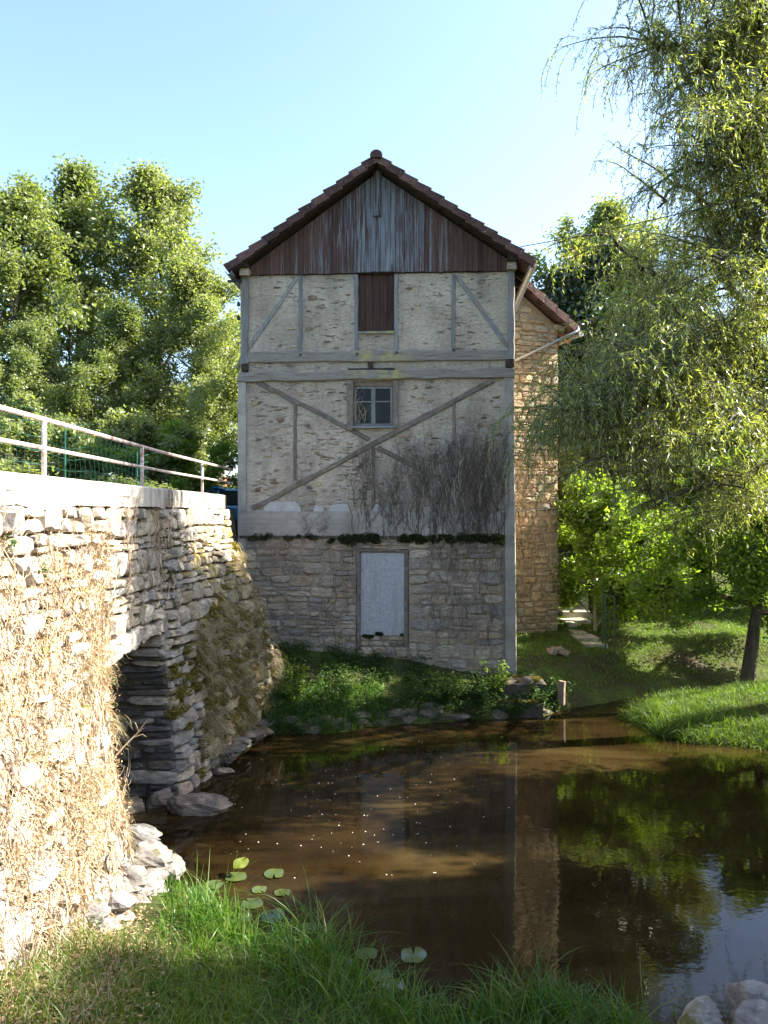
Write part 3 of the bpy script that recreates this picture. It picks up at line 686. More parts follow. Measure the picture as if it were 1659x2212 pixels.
# roof
def roof_side(e, name):
    e = np.array(e); r = np.array(rg); L = np.linalg.norm(r - e); d = (r - e) / L; nm = np.array([-d[1], d[0]])
    if nm[1] < 0: nm = -nm
    Q = lambda s, h, o: Wm(*(e + d * s + nm * h), o)
    def slab(nme, s0, s1, h0, h1, o0, o1, m, par): return part(nme, *hexa([Q(s0, h0, o1), Q(s1, h0, o1), Q(s1, h0, o0), Q(s0, h0, o0), Q(s0, h1, o1), Q(s1, h1, o1), Q(s1, h1, o0), Q(s0, h1, o0)]), m, par)
    rf = slab('roof', .02, L, -.16, -.135, -DEPTH - .2, .34, M['dark_wood'], mill)
    n = 12; tl = L / n; b = MB()
    rng = np.random.default_rng(int(abs(e[0]) * 100))
    for k in range(n):
        s0, s1 = k * tl - .04, (k + 1) * tl
        j = rng.normal(0, .006, 4)
        part('verge_tile', *hexa([Q(s0, -.12 + j[0], .42), Q(s1, -.155, .42 + j[1]), Q(s1, -.155, .20), Q(s0, -.12, .20), Q(s0, .045 + j[2], .42), Q(s1, -.005 + j[3] * .3, .42), Q(s1, -.005, .20), Q(s0, .045, .20)]), M['roof_tile'], rf)
        for q in range(34):      # field tiles
            o1 = .19 - q * .275; o0 = o1 - .272
            b.add(*hexa([Q(s0, -.02 + rng.normal(0, .003), o1), Q(s1, -.13, o1), Q(s1, -.13, o0), Q(s0, -.02, o0), Q(s0, .04, o1), Q(s1, -.01, o1), Q(s1, -.01, o0), Q(s0, .04, o0)]))
    b.build('field_tiles', M['roof_tile'], rf, kind='stuff')
    for q in range(16):
        o = -.25 - q * .55
        slab('rafter_tail', .05, .75, -.30, -.163, o - .08, o, M['dark_wood'], rf)
    # gutter along the eave
    pts = [Q(-.02, -.13, .44), Q(-.02, -.14, -4), Q(-.02, -.16, -DEPTH)]
    an = np.linspace(math.pi, 2 * math.pi, 9); V = []
    for p in (pts[0], pts[2]):
        for rad in (.075, .068):
            for a in an: V.append(p + MU * math.cos(a) * rad + np.array([0, 0, math.sin(a) * rad]))
    F = []
    for k in range(8): F += [(k, k + 1, 18 + k + 1, 18 + k), (9 + k + 1, 9 + k, 27 + k, 27 + k + 1), (k + 1, k, 9 + k, 9 + k + 1), (18 + k, 18 + k + 1, 27 + k + 1, 27 + k)]
    F += [(0, 18, 27, 9), (8, 17, 35, 26)]
    part('gutter', V, F, M['zinc'], rf)
    return rf
rfL = roof_side(eL, 'roof'); rfR = roof_side(eR, 'roof')
an = np.linspace(-.35, math.pi + .35, 12)
for k in range(22):
    o1 = .47 - k * .42; o0 = o1 - .45; V = []
    for o, rad in ((o1, .12), (o0, .108)):
        for a in an: V.append(Wm(rg[0] + math.cos(a) * rad * 1.1, rg[1] - .05 + math.sin(a) * rad, o))
    F = [(i, i + 1, 13 - 1 + i + 1, 12 + i) for i in range(11)] + [tuple(range(11, -1, -1)), tuple(range(12, 24))]
    part('ridge_tile', V, F, M['roof_tile'], rfL)
# insulators and bracket on the left corner
for y in (660, 690):
    u, z = uv(520, y); b = MB().add(*tube([Wm(u + .03, z - .06, -.05), Wm(u - .06, z - .06, -.05), Wm(u - .06, z, -.05)], .012, 6))
    b.add(*tube([Wm(u - .06, z, -.05), Wm(u - .06, z + .05, -.05), Wm(u - .06, z + .1, -.05)], [.035, .04, .02], 8)).build('insulator', M['iron'], mill)
ubox('bracket', uv(493, 608)[0], uv(522, 608)[0], uv(500, 611)[1], uv(500, 606)[1], .02, .05, M['iron'])

# ------------------------------------------------------------------ the stone house behind
ROTH = math.radians(17)
HU = np.array([math.cos(ROTH), math.sin(ROTH), 0]); HN = np.array([math.sin(ROTH), -math.cos(ROTH), 0])
HO = P(1205, CY, 20.5); HO[2] = 0
def Wh(u, z, off=0.0): return HO + HU * u + HN * off + np.array([0, 0, z])
def hz_(y): return CAM_Z - (y - CY) / FPX * 20.5
house = thing('stone_house', Wh(-2, 1.1), 'ochre stone house gable standing behind the right side of the mill', 'house')
zE = hz_(705); slope = .72; RW = 3.6
def hbox(name, u0, u1, z0, z1, o0, o1, m, parent=house):
    return part(name, *hexa([Wh(u0, z0, o1), Wh(u1, z0, o1), Wh(u1, z0, o0), Wh(u0, z0, o0), Wh(u0, z1, o1), Wh(u1, z1, o1), Wh(u1, z1, o0), Wh(u0, z1, o0)]), m, parent)
V = [Wh(-2 * RW, .3, -.02), Wh(0, .3, -.02), Wh(0, zE, -.02), Wh(-RW, zE + RW * slope, -.02), Wh(-2 * RW, zE, -.02)]; V += [v - HN * 7 for v in V]
part('wall', V, [(0, 1, 2, 3, 4), (9, 8, 7, 6, 5)] + [((i + 1) % 5, i, 5 + i, 5 + (i + 1) % 5) for i in range(5)], M['ochre_mortar'], house)
rng = np.random.default_rng(51)
polys = [p for p in masonry(rng, -1.9, 0.01, .6, zE + 1.35, .2, .34, .05, .4) if p[:, 1].max() < zE - .02 - p[:, 0].max() * slope]
lay(rng, polys, lambda u, z, h: Wh(u, z, h - .015), .05, M['house_stone'], house, 300)
def hroof(sg):
    Q = lambda s, h, o: Wh(-RW + sg * (RW + .42) * (1 - s), zE + RW * slope - (RW + .42) * (1 - s) * slope + h, o)
    rf = part('roof', *hexa([Q(0, .05, .3), Q(1, .05, .3), Q(1, .05, -7.2), Q(0, .05, -7.2), Q(0, .1, .3), Q(1, .1, .3), Q(1, .1, -7.2), Q(0, .1, -7.2)]), M['dark_wood'], house)
    n = 12; b = MB()
    for k in range(n):
        s0, s1 = k / n - .01, (k + 1) / n
        part('verge_tile', *hexa([Q(s0, .06, .36), Q(s1, .04, .36), Q(s1, .04, .12), Q(s0, .06, .12), Q(s0, .30, .36), Q(s1, .24, .36), Q(s1, .24, .12), Q(s0, .30, .12)]), M['roof_tile'], rf)
        for q in range(24):
            o1 = .11 - q * .3; o0 = o1 - .297
            b.add(*hexa([Q(s0, .2, o1), Q(s1, .11, o1), Q(s1, .11, o0), Q(s0, .2, o0), Q(s0, .29, o1), Q(s1, .24, o1), Q(s1, .24, o0), Q(s0, .29, o0)]))
    b.build('field_tiles', M['roof_tile'], rf, kind='stuff')
    for q in range(8): part('rafter_tail', *hexa([Q(0.0, -.1, -.1 - q * .6), Q(.14, -.1, -.1 - q * .6), Q(.14, -.1, -.2 - q * .6), Q(0.0, -.1, -.2 - q * .6), Q(0.0, .045, -.1 - q * .6), Q(.14, .045, -.1 - q * .6), Q(.14, .045, -.2 - q * .6), Q(0.0, .045, -.2 - q * .6)]), M['red_tile'], rf)
    part('gutter', *tube([Q(-.015, .1, .38), Q(-.015, .08, -7)], .075, 10), M['zinc'], rf)
    return rf
hr = hroof(1); hroof(-1)
hbox('corbel', -.12, .12, zE - .12, zE + .02, -.1, .1, M['house_stone'])
g0 = Wh(.40, zE - .14, .36); g1 = P(1112, 779, 20.0)
part('downpipe', *tube([g0 + np.array([0, 0, .1]), g0, g0 + (g1 - g0) * .06 + np.array([0, 0, -.03]), g1], .04, 10), M['zinc'], house, smooth=True)
b = MB(); p0 = Wh(-2.2, hz_(1103), .06); p1 = Wh(.02, hz_(1099), .06); b.add(*tube([p0, (p0 + p1) / 2 + np.array([0, 0, -.02]), p1], .012, 6)); b.build('iron_strap', M['iron'], house)

# ------------------------------------------------------------------ the retaining wall on the left
def Xf(y, z):
    y = np.asarray(y, float); z = np.asarray(z, float)
    q = np.clip((4.5 - z) / 4.5, 0, 1.2)
    bt = .12 + .68 * sstep(9.0, 7.9, y) + .10 * sstep(6, 3, y)
    near = -3.34 + bt * q ** 1.35
    t = np.clip((y - 11.2) / 4.6, 0, 1) ** .8
    jam = -3.36 + .34 * q ** 1.4
    end = np.interp(z, [-.6, -.3, 1.07, 2.3, 3.15, 3.7, 4.6], [-2.1, -2.15, -2.27, -2.56, -2.92, -3.18, -3.22])
    far = jam * (1 - t) + end * t
    k = sstep(9.9, 11.0, y)
    return near * (1 - k) + far * k + .10 * fbm(y * 1.1, z * 1.1, 17, 3)
rwall = thing('retaining_wall', (-3.4, 9.0, .3), 'long rubble stone retaining wall with concrete coping and dark culvert mouth', 'wall')
WTOP = 4.22
def wall_block(y0, y1, z0, z1, m, off=-.05, ny=60, nz=50):
    yy, zz = np.meshgrid(np.linspace(y0, y1, ny), np.linspace(z0, z1, nz), indexing='ij')
    fr = np.stack([Xf(yy, zz) + off + .03 * fbm(yy * 5, zz * 5, 3, 3), yy, zz], -1); bk = np.stack([0 * yy - 3.95, yy, zz], -1)
    V, F = solid_grid(fr, bk); return part('wall_core', V, F, m, rwall, smooth=False)
wall_block(2.0, 9.05, -.5, WTOP, M['wall_mortar']); wall_block(9.05, 11.2, 2.42, WTOP, M['wall_mortar'], -.05, 30, 30); wall_block(11.2, 15.8, -.6, WTOP, M['dark_mortar'])
mapw = lambda s, z, h: np.array([float(Xf(s, z)) + h, s, z])
rng = np.random.default_rng(61)
wm, ms = M['wall_stone'], M['mossy_stone']
def wsel(c):
    y, z = c
    if y > 12.0 and z < 3.95 - max(0, (13.0 - y)) * 1.2: return ms if random.random() < .8 else wm
    return wm
polys = masonry(rng, 3.2, 9.05, .1, WTOP - .005, .23, .38, .08, .5) + masonry(rng, 9.05, 11.2, 2.62, WTOP - .005, .22, .42, .06, .5) + masonry(rng, 11.2, 15.8, -.3, WTOP - .005, .24, .36, .08, .5)
polys = [p for p in polys if not (p[:, 0].mean() < 5.0)] 
lay(rng, polys, mapw, .07, wsel, rwall, 285)
# lintel slabs over the culvert
for (s0, s1, z0, z1, h) in ((8.8, 10.25, 2.36, 2.60, .10), (10.0, 11.35, 2.40, 2.62, .06)):
    n = 10; top = [(s0 + (s1 - s0) * k / n, z1 + rng.normal(0, .015)) for k in range(n + 1)]; bot = [(s1 - (s1 - s0) * k / n, z0 + rng.normal(0, .02)) for k in range(n + 1)]
    poly = np.array(top[::-1] + bot[::-1]); V, F = stone_geo(rng, poly, mapw, h, -.5); part('lintel_slab', V, F, wm, rwall)
# culvert: far side in thin slate courses, near side, back and roof
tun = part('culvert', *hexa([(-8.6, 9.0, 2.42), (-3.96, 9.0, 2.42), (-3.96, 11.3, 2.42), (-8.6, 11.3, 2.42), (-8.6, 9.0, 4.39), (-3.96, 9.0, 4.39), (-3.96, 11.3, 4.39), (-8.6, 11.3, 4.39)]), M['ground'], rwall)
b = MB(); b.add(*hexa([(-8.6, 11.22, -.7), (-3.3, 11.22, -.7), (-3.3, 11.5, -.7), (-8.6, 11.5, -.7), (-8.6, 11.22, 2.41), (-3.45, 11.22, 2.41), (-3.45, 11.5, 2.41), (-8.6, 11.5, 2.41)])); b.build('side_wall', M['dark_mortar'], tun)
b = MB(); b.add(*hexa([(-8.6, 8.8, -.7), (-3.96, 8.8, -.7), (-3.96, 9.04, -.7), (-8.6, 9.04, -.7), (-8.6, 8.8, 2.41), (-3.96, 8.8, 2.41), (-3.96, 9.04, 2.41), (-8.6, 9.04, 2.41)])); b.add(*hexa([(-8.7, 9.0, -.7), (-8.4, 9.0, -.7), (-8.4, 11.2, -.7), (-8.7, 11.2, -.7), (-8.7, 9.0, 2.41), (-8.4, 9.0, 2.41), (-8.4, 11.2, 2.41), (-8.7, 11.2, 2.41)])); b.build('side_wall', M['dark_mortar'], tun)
rng = np.random.default_rng(62)
mapc = lambda s, z, h: np.array([s + (float(Xf(11.22, z)) + .04 + 3.2) * sstep(-4.6, -3.2, s), 11.22 - h, z])
lay(rng, masonry(rng, -6.6, -3.2, -.2, 2.40, .17, .62, .05, .45), mapc, .07, lambda c: M['slate_stone'] if c[0] < -3.75 or random.random() < .5 else M['wall_stone'], tun, 120)
# end return of the wall beside the mill
part('wall_end', *hexa([(-4.2, 15.81, -.5), (-2.62, 15.81, -.5), (-2.9, 16.9, -.5), (-4.2, 16.9, -.5), (-4.2, 15.81, 4.2), (-3.34, 15.81, 4.2), (-3.3, 16.9, 4.2), (-4.2, 16.9, 4.2)]), M['dark_mortar'], rwall)
# coping in cast lengths
yc = [2.0, 4.6, 7.4, 10.75, 13.3, 15.85]
for k in range(5):
    a0, a1 = yc[k] + .003, yc[k + 1] - .003; n = 14; rings = []
    for i in range(n + 1):
        y = a0 + (a1 - a0) * i / n; x1 = -3.25 + .012 * float(fbm(y * 3, 1, 5, 3)); zt_ = 4.50 + .012 * float(fbm(y * 2, 7, 5, 3)); zb = WTOP + .004 - .22 * max(0, float(fbm(y * 3, 3, 8, 3)))
        rings.append([(x1, y, zb), (x1, y, zt_ - .02), (x1 - .02, y, zt_), (-3.85, y, zt_), (-3.85, y, zb)])
    V = np.array(rings).reshape(-1, 3); F = [(i * 5 + j, (i + 1) * 5 + j, (i + 1) * 5 + (j + 1) % 5, i * 5 + (j + 1) % 5) for i in range(n) for j in range(5)] + [tuple(range(5)), tuple(range(n * 5 + 4, n * 5 - 1, -1))]
    part('coping', V, F, M['coping_concrete'], rwall)

# ------------------------------------------------------------------ railing and wire fence on the wall
rail = thing('railing', (-3.45, 9, 4.5), 'pale painted pipe railing with two rails along the wall top', 'railing')
RX = -3.45
def ry(x): return RX / ((x - CX) / FPX)
for x, in ((95,), (307,), (437,)):
    y = ry(x); part('post', *tube([(RX, y, 4.46), (RX, y, 5.10)], .026, 12), M['rail_paint'], rail, smooth=True)
y = ry(-420); part('post', *tube([(RX, y, 4.46), (RX, y, 5.10)], .026, 12), M['rail_paint'], rail, smooth=True)
for z, r in ((5.09, .025), (4.80, .021)): part('rail', *tube([(RX, 2.0, z), (RX, 8, z), (RX, 12, z - .01), (-3.30, 16.75, z - .02)], r, 12), M['rail_paint'], rail, smooth=True)
fen = thing('wire_fence', (-3.95, 8, 4.35), 'slack green wire mesh fence standing behind the pipe railing', 'fence')
b = MB(); FY0, FY1 = 4.0, 13.0
def ftop(y): return 5.42 - .25 * sstep(6, 13, y) + .06 * math.sin(y * 1.9) + .04 * math.sin(y * 4.3 + 1)
yy = np.arange(FY0, FY1, .17)
for i, y in enumerate(yy):
    zt_ = ftop(y); zz = np.linspace(4.36, zt_, 6); b.add(*tube([(-3.95 + .03 * math.sin(z * 5 + y), y + .05 * (z - 4.4) * math.sin(y * 1.3), z) for z in zz], .0036, 3, False))
for k in range(7):
    fr_ = k / 6; pts = [(-3.95 + .03 * math.sin((4.4 + fr_) * 5 + y), y, 4.38 + (ftop(y) - 4.38) * fr_) for y in np.arange(FY0, FY1, .2)]; b.add(*tube(pts, .0042, 3, False))
b.build('wire_mesh', M['wire_green'], fen, kind='stuff')
for y in (4.5, 7.0, 9.6, 12.4): part('post', *tube([(-3.98, y, 4.2), (-3.98, y, ftop(y) + .03)], .011, 8), M['wire_green'], fen)
# power line from the mill roof
pl0 = Wm(*uv(1122, 540), .2); pl1 = P(1900, 352, 8.5); pts = [pl0 + (pl1 - pl0) * q - np.array([0, 0, .25 * q * (1 - q)]) for q in np.linspace(0, 1, 18)]
tag(part('power_line', *tube(pts, .009, 5), M['cable']), 'thin overhead cable running from the mill roof to the upper right', 'cable')
pl0 = Wh(-.02, CAM_Z + (CY - 802) / FPX * 20.5, .05); pl1 = P(2000, 142, 6.5); pts = [pl0 + (pl1 - pl0) * q - np.array([0, 0, .15 * q * (1 - q)]) for q in np.linspace(0, 1, 18)]
tag(part('power_line', *tube(pts, .010, 5), M['cable']), 'steeper cable rising from the stone house corner across the willow', 'cable')

# ------------------------------------------------------------------ trees
def grow(rng, Ht, base, R, nl, per, leaf, clump, r0=.2, up=(15, 70), droop=0.0, flat=.65, tips=3, lean=(0, 0)):
    """trunk and limbs as tubes, leaves in clumps at the twigs; rooted at the origin"""
    wood = MB(); n = 9
    tr = np.stack([np.cumsum(rng.normal(0, .012 * Ht, n)) * np.linspace(0, 1, n) + lean[0] * np.linspace(0, 1, n) ** 1.5, np.cumsum(rng.normal(0, .012 * Ht, n)) * np.linspace(0, 1, n) + lean[1] * np.linspace(0, 1, n) ** 1.5, np.linspace(-.3, Ht * .93, n)], 1)
    wood.add(*tube(tr, np.linspace(r0, r0 * .08, n) ** 1.0, 8))
    C = []; Rr = []
    at_ = lambda f: np.array([np.interp(f * (n - 1), np.arange(n), tr[:, i]) for i in range(3)])
    for i in range(nl):
        f = base + (1 - base) * ((i + .5) / nl) ** .9; q = (f - base) / (1 - base)
        L = R * (.55 + .75 * math.sin(math.pi * min(1, q * .8 + .18))) * (1 - q ** 3 * .75) * rng.uniform(.55, 1.4)
        azm = i * 2.4 + rng.uniform(-.5, .5); el = math.radians(up[0] + (up[1] - up[0]) * q + rng.normal(0, 8))
        d = np.array([math.cos(azm) * math.cos(el), math.sin(azm) * math.cos(el), math.sin(el)]); p = at_(min(f, .99)); pts = [p]
        for k in range(5):
            d = d + rng.normal(0, .12, 3) + np.array([0, 0, .06 - droop * k * .12]); d /= np.linalg.norm(d); pts.append(pts[-1] + d * L / 5)
        pts = np.array(pts); rl = r0 * (.42 - .26 * q); wood.add(*tube(pts, np.linspace(rl, .012, 6), 5))
        for k in range(2, 6):
            for _ in range(2 if k < 5 else 1):
                sd = pts[k] - pts[k - 1]; sd = sd / np.linalg.norm(sd) + rng.normal(0, .75, 3); sd[2] -= droop * .5; sd /= np.linalg.norm(sd)
                sl_ = L * rng.uniform(.2, .42); e = pts[k] + sd * sl_; mid = (pts[k] + e) / 2 + rng.normal(0, .05 * sl_, 3) + np.array([0, 0, droop * .08])
                wood.add(*tube([pts[k], mid, e], [rl * .3, rl * .2, .006], 4, False))
                for g in range(tips):
                    w = (g + 1) / tips; C.append(pts[k] + (e - pts[k]) * w + rng.normal(0, .12 * clump, 3) - np.array([0, 0, droop * .25 * w])); Rr.append(clump * rng.uniform(.6, 1.25))
        C.append(pts[-1]); Rr.append(clump * .8)
    C.append(tr[-1] + np.array([0, 0, Ht * .04])); Rr.append(clump)
    C = np.array(C); Rr = np.array(Rr); k = len(C); idx = np.repeat(np.arange(k), per)
    N = len(idx); D = unit(rng, N); S = np.clip(rng.normal(0, 1, (N, 3)), -1.7, 1.7) * (Rr[idx] * np.where(rng.random(N) < .8, .36, .6))[:, None]; S[:, 2] *= flat
    ce = C[idx] + S
    if droop: ce[:, 2] -= droop * .5 * rng.random(N) ** 2
    A = unit(rng, N); A[:, 2] = A[:, 2] * .6 - .25; A = A / np.linalg.norm(A, axis=1)[:, None] * (leaf * rng.uniform(.45, 1.5, N))[:, None]
    Nn = unit(rng, N); Nn[:, 2] += .5
    Sd = np.cross(A, Nn); Sd = Sd / (np.linalg.norm(Sd, axis=1)[:, None] + 1e-9) * (leaf * .55 * rng.uniform(.7, 1.2, N))[:, None]
    return (np.concatenate(wood.V), wood.F), leaf_quads(ce, A, Sd)
PROTO = {}
def proto(key, *a, **k):
    (wv, wf), (lv, lf) = grow(np.random.default_rng(k.pop('seed')), *a, **k)
    PROTO[key] = (raw_mesh('trunk', wv, wf), raw_mesh('crown', lv, lf))
def plant(key, name, x, y, s, rot, label, cat, leafm, barkm='bark', group=None, z=None, sz=None):
    z = float(H(x, y)) if z is None else z
    t = thing(name, (x, y, z), label, cat, group); t.rotation_euler = (0, 0, rot); t.scale = (s, s, sz or s)
    for nm, me, m in (('trunk', PROTO[key][0], M[barkm]), ('crown', PROTO[key][1], M[leafm])):
        o = bpy.data.objects.new(nm, me); COL.objects.link(o); o.parent = t
        if not me.materials: me.materials.append(None)
        o.material_slots[0].link = 'OBJECT'; o.material_slots[0].material = m
    return t
proto('alder', 14.5, .16, 2.9, 30, 70, .082, .70, r0=.22, up=(18, 74), seed=101)
proto('ash', 14.5, .18, 3.1, 28, 70, .086, .72, r0=.24, up=(22, 76), seed=102)
proto('birch', 11, .10, 2.5, 28, 140, .060, .52, r0=.15, up=(15, 62), droop=.9, seed=103)
proto('bush', 3.2, .08, 1.7, 16, 110, .07, .42, r0=.06, up=(25, 80), seed=104)
proto('dense', 10, .1, 2.6, 28, 150, .085, .66, r0=.22, up=(10, 70), seed=105)
def TX(x, y): return (x - CX) / FPX * y
for (key, x, d, s, rot, leafm, label) in (
    ('alder', 40, 31, 1.0, .3, 'leaf_alder', 'tall leafy tree at the far left edge beyond the railing'),
    ('ash', 178, 34, 1.16, 1.9, 'leaf_alder', 'tallest feathery tree at left, second from the picture edge'),
    ('alder', 335, 33, 1.13, 2.8, 'leaf_birch', 'tall light green tree at left, nearest the mill'),
    ('birch', 430, 28, .95, .8, 'leaf_birch', 'drooping pale birch close to the left corner of the mill'),
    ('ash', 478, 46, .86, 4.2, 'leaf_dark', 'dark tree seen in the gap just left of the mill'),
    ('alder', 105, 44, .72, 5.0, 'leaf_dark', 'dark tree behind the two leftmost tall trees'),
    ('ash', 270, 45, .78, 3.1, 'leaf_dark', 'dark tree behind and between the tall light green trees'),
    ('birch', 250, 27, .78, 2.2, 'leaf_alder', 'low spreading tree above the middle of the railing'),
    ('birch', 60, 26, .72, 4.0, 'leaf_alder', 'low leafy tree above the left end of the railing'),
    ('alder', -90, 33, 1.1, 1.2, 'leaf_alder', 'tree cut off by the left picture edge')):
    plant(key, 'deciduous_tree', TX(x, d), d, s, rot, label, 'tree', leafm, group='trees beyond the wall')
for (x, d, s, rot, m, label) in ((150, 22, .85, 0, 'leaf_alder', 'rounded bush behind the wire fence between first and second railing posts'), (280, 21, .8, 1, 'leaf_birch', 'pale bush behind the wire fence near the second railing post'),
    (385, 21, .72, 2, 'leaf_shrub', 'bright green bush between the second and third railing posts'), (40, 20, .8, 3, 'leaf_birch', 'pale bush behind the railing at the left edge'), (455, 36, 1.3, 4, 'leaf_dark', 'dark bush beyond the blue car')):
    plant('bush', 'bush', TX(x, d), d, s, rot, label, 'bush', m, group='bushes beyond the wall')
# right background
for (key, x, d, s, rot, leafm, label) in (
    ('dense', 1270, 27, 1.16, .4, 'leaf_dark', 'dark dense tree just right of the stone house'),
    ('dense', 1345, 30, 1.2, 2.0, 'leaf_yellow', 'yellow-green tree behind the dark tree by the house'),
    ('ash', 1470, 38, .72, 3.3, 'leaf_alder', 'tall tree on the hillside behind the willow'),
    ('alder', 1610, 34, .70, 5.1, 'leaf_dark', 'dark tree on the hillside at the right edge'),
    ('ash', 1760, 37, .72, .9, 'leaf_alder', 'hillside tree half outside the right picture edge'),
    ('ash', 1330, 34, 1.04, 1.6, 'leaf_birch', 'tall pale tree rising behind the dark tree by the house'),
    ('ash', 1440, 36, .80, 4.4, 'leaf_birch', 'pale tree behind the hanging willow fronds'),
    ('birch', 1250, 44, 1.0, 2.6, 'leaf_alder', 'distant tree seen low beside the stone house')):
    plant(key, 'hillside_tree', TX(x, d), d, s, rot, label, 'tree', leafm, group='trees on the hillside')
for (x, d, s, rot, m, label) in ((1285, 20.6, .98, 0, 'leaf_shrub', 'bright backlit shrub with pale stems beside the steps'), (1375, 24.5, 1.05, 1, 'leaf_shrub', 'sunlit shrub right of the green handrail'), (1450, 24, .9, 2, 'leaf_nettle', 'low green shrub under the willow limb'),
    (1535, 24, 1.05, 3, 'leaf_shrub', 'leafy shrub left of the willow trunk'), (1690, 23.5, .95, 4, 'leaf_shrub', 'shrub at the right edge behind the willow trunk'), (1330, 25, 1.25, 5, 'leaf_yellow', 'yellowish bush behind the bright backlit shrub'),
    (1440, 27, 1.2, .5, 'leaf_nettle', 'green bush in front of the grey road'), (1600, 28, 1.4, 1.7, 'leaf_alder', 'bush high on the slope behind the willow trunk')):
    plant('bush', 'shrub', TX(x, d), d, s, rot, label, 'shrub', m, 'bark_pale', group='shrubs on the right bank')
# trees on the bank to the right of the picture, whose shade falls on the pool
for (x, y, s, rot, key, label) in ((11.8, 3.4, .93, 0, 'dense', 'dense tree on the right bank out of the picture, nearest'), (11.9, 6.2, 1.03, 2, 'dense', 'dense tree on the right bank out of the picture, second'),
    (12.2, 9.4, .87, 4, 'dense', 'dense tree on the right bank out of the picture, third'), (12.8, 12.0, .86, 5, 'dense', 'dense tree on the right bank out of the picture, fourth'), (11.5, .4, 1.0, 1, 'dense', 'dense tree beside the photographer on the right')):
    plant(key, 'bank_tree', x, y, s, rot, label, 'tree', 'leaf_alder', group='trees on the near right bank', z=.4)

proto('airy', 13.5, .42, 2.7, 24, 30, .085, .62, r0=.25, up=(15, 70), seed=107)
plant('airy', 'bank_tree', 11.9, 16.4, 1.0, .5, 'tall airy tree on the right bank out of the picture', 'tree', 'leaf_alder', group='trees on the near right bank')

# the willow: limbs placed one by one, hung with fronds
WB = np.array([10.5, 15.1, 0]); WB[2] = float(H(WB[0], WB[1])); WS = .80
wil = thing('willow_tree', WB, 'large willow with arching limbs and hanging fronds at the right edge', 'tree')
rng = np.random.default_rng(77); wood = MB(); fr_pts = []
def limb(pts, r0, r1, n=12, k=7):
    pts = np.array(pts, float); q = np.linspace(0, len(pts) - 1, n * (len(pts) - 1) // 2 + 2)
    i = np.clip(q.astype(int), 0, len(pts) - 2); f = q - i
    pm = np.vstack([2 * pts[0] - pts[1], pts, 2 * pts[-1] - pts[-2]])
    f = f[:, None]; a, b_, c, d = pm[i], pm[i + 1], pm[i + 2], pm[i + 3]
    C = .5 * (2 * b_ + (c - a) * f + (2 * a - 5 * b_ + 4 * c - d) * f ** 2 + (-a + 3 * b_ - 3 * c + d) * f ** 3)
    C[1:-1] += rng.normal(0, .03, C[1:-1].shape)
    wood.add(*tube(C, np.linspace(r0, r1, len(C)), k)); return C
T0 = WB + np.array([0, 0, -.2]); fork = P(1890, 900, 14.2)
limb([T0, (T0 + fork) / 2 + np.array([.1, 0, 0]), fork], .27, .20)
LIMBS = []
def main(pts, r0, frond, dens): LIMBS.append((limb([fork] + [P(q[0], q[1], q[2] * WS) for q in pts], r0 * WS, .018), frond * WS, dens))
main([(1540, 885, 16.5), (1440, 862, 15.6), (1350, 880, 15.0), (1290, 940, 14.8)], .14, 1.9, 1.2)
main([(1560, 960, 16.3), (1450, 960, 15.2), (1350, 1000, 14.6)], .10, 1.3, .9)
main([(1560, 760, 17.2), (1440, 620, 17.0), (1350, 540, 16.8), (1290, 500, 16.6)], .10, 1.0, .65)
main([(1600, 650, 17.0), (1540, 470, 16.5), (1470, 400, 16.2), (1420, 450, 16.0)], .10, 1.2, .8)
main([(1640, 550, 16.5), (1560, 230, 15.5), (1480, 100, 15.0), (1420, 110, 14.8)], .12, 1.4, 1.15)
main([(1680, 500, 16.0), (1640, 100, 15.2), (1540, -60, 14.8), (1460, -30, 14.6)], .12, 1.5, 1.2)
main([(1700, 700, 16.0), (1680, 300, 15.0), (1640, 180, 14.6)], .13, 1.9, 1.5)
main([(1720, 800, 15.5), (1640, 620, 14.2), (1560, 560, 13.8)], .13, 1.8, 1.0)
main([(1720, 850, 16.5), (1800, 600, 16), (1850, 300, 15.5), (1820, 100, 15)], .16, 1.9, 1.1)
main([(1560, 830, 17.0), (1480, 740, 17.0), (1400, 720, 17.0), (1340, 780, 17.0)], .12, 1.6, 1.0)
main([(1650, 760, 15.8), (1560, 720, 14.6), (1460, 760, 14.0), (1400, 830, 13.8)], .12, 1.7, 1.1)
main([(1700, 900, 15.6), (1680, 870, 14.2), (1600, 900, 13.4), (1540, 960, 13.2)], .11, 1.4, .9)
main([(1660, 1010, 16.0), (1580, 1040, 15.0), (1480, 1060, 14.4), (1400, 1100, 14.2)], .10, 1.2, 1.0)
main([(1690, 1060, 16.5), (1650, 1080, 15.4), (1560, 1120, 14.8)], .09, 1.1, 1.0)
main([(1540, 900, 18.5), (1400, 850, 18.0), (1310, 880, 17.6), (1260, 950, 17.4)], .11, 1.5, 1.0)
main([(1580, 820, 15.8), (1490, 780, 15.0), (1390, 800, 14.8), (1320, 860, 14.8)], .11, 1.6, 1.1)
main([(1620, 620, 18.0), (1560, 520, 18.4), (1480, 560, 18.6), (1420, 640, 18.7)], .11, 1.5, .9)
main([(1680, 420, 15.4), (1600, 330, 14.8), (1540, 380, 14.6)], .10, 1.5, 1.4)
main([(1700, 250, 15.4), (1640, 20, 14.8), (1580, -40, 14.6)], .10, 1.6, 1.4)
main([(1720, 520, 16.4), (1620, 420, 16.8), (1560, 460, 17.0)], .10, 1.5, 1.3)
main([(1720, 300, 16.2), (1600, 120, 15.8), (1540, 160, 15.6)], .09, 1.5, 1.5)
main([(1740, 420, 15.0), (1640, 280, 14.4), (1570, 300, 14.2)], .09, 1.6, 1.6)
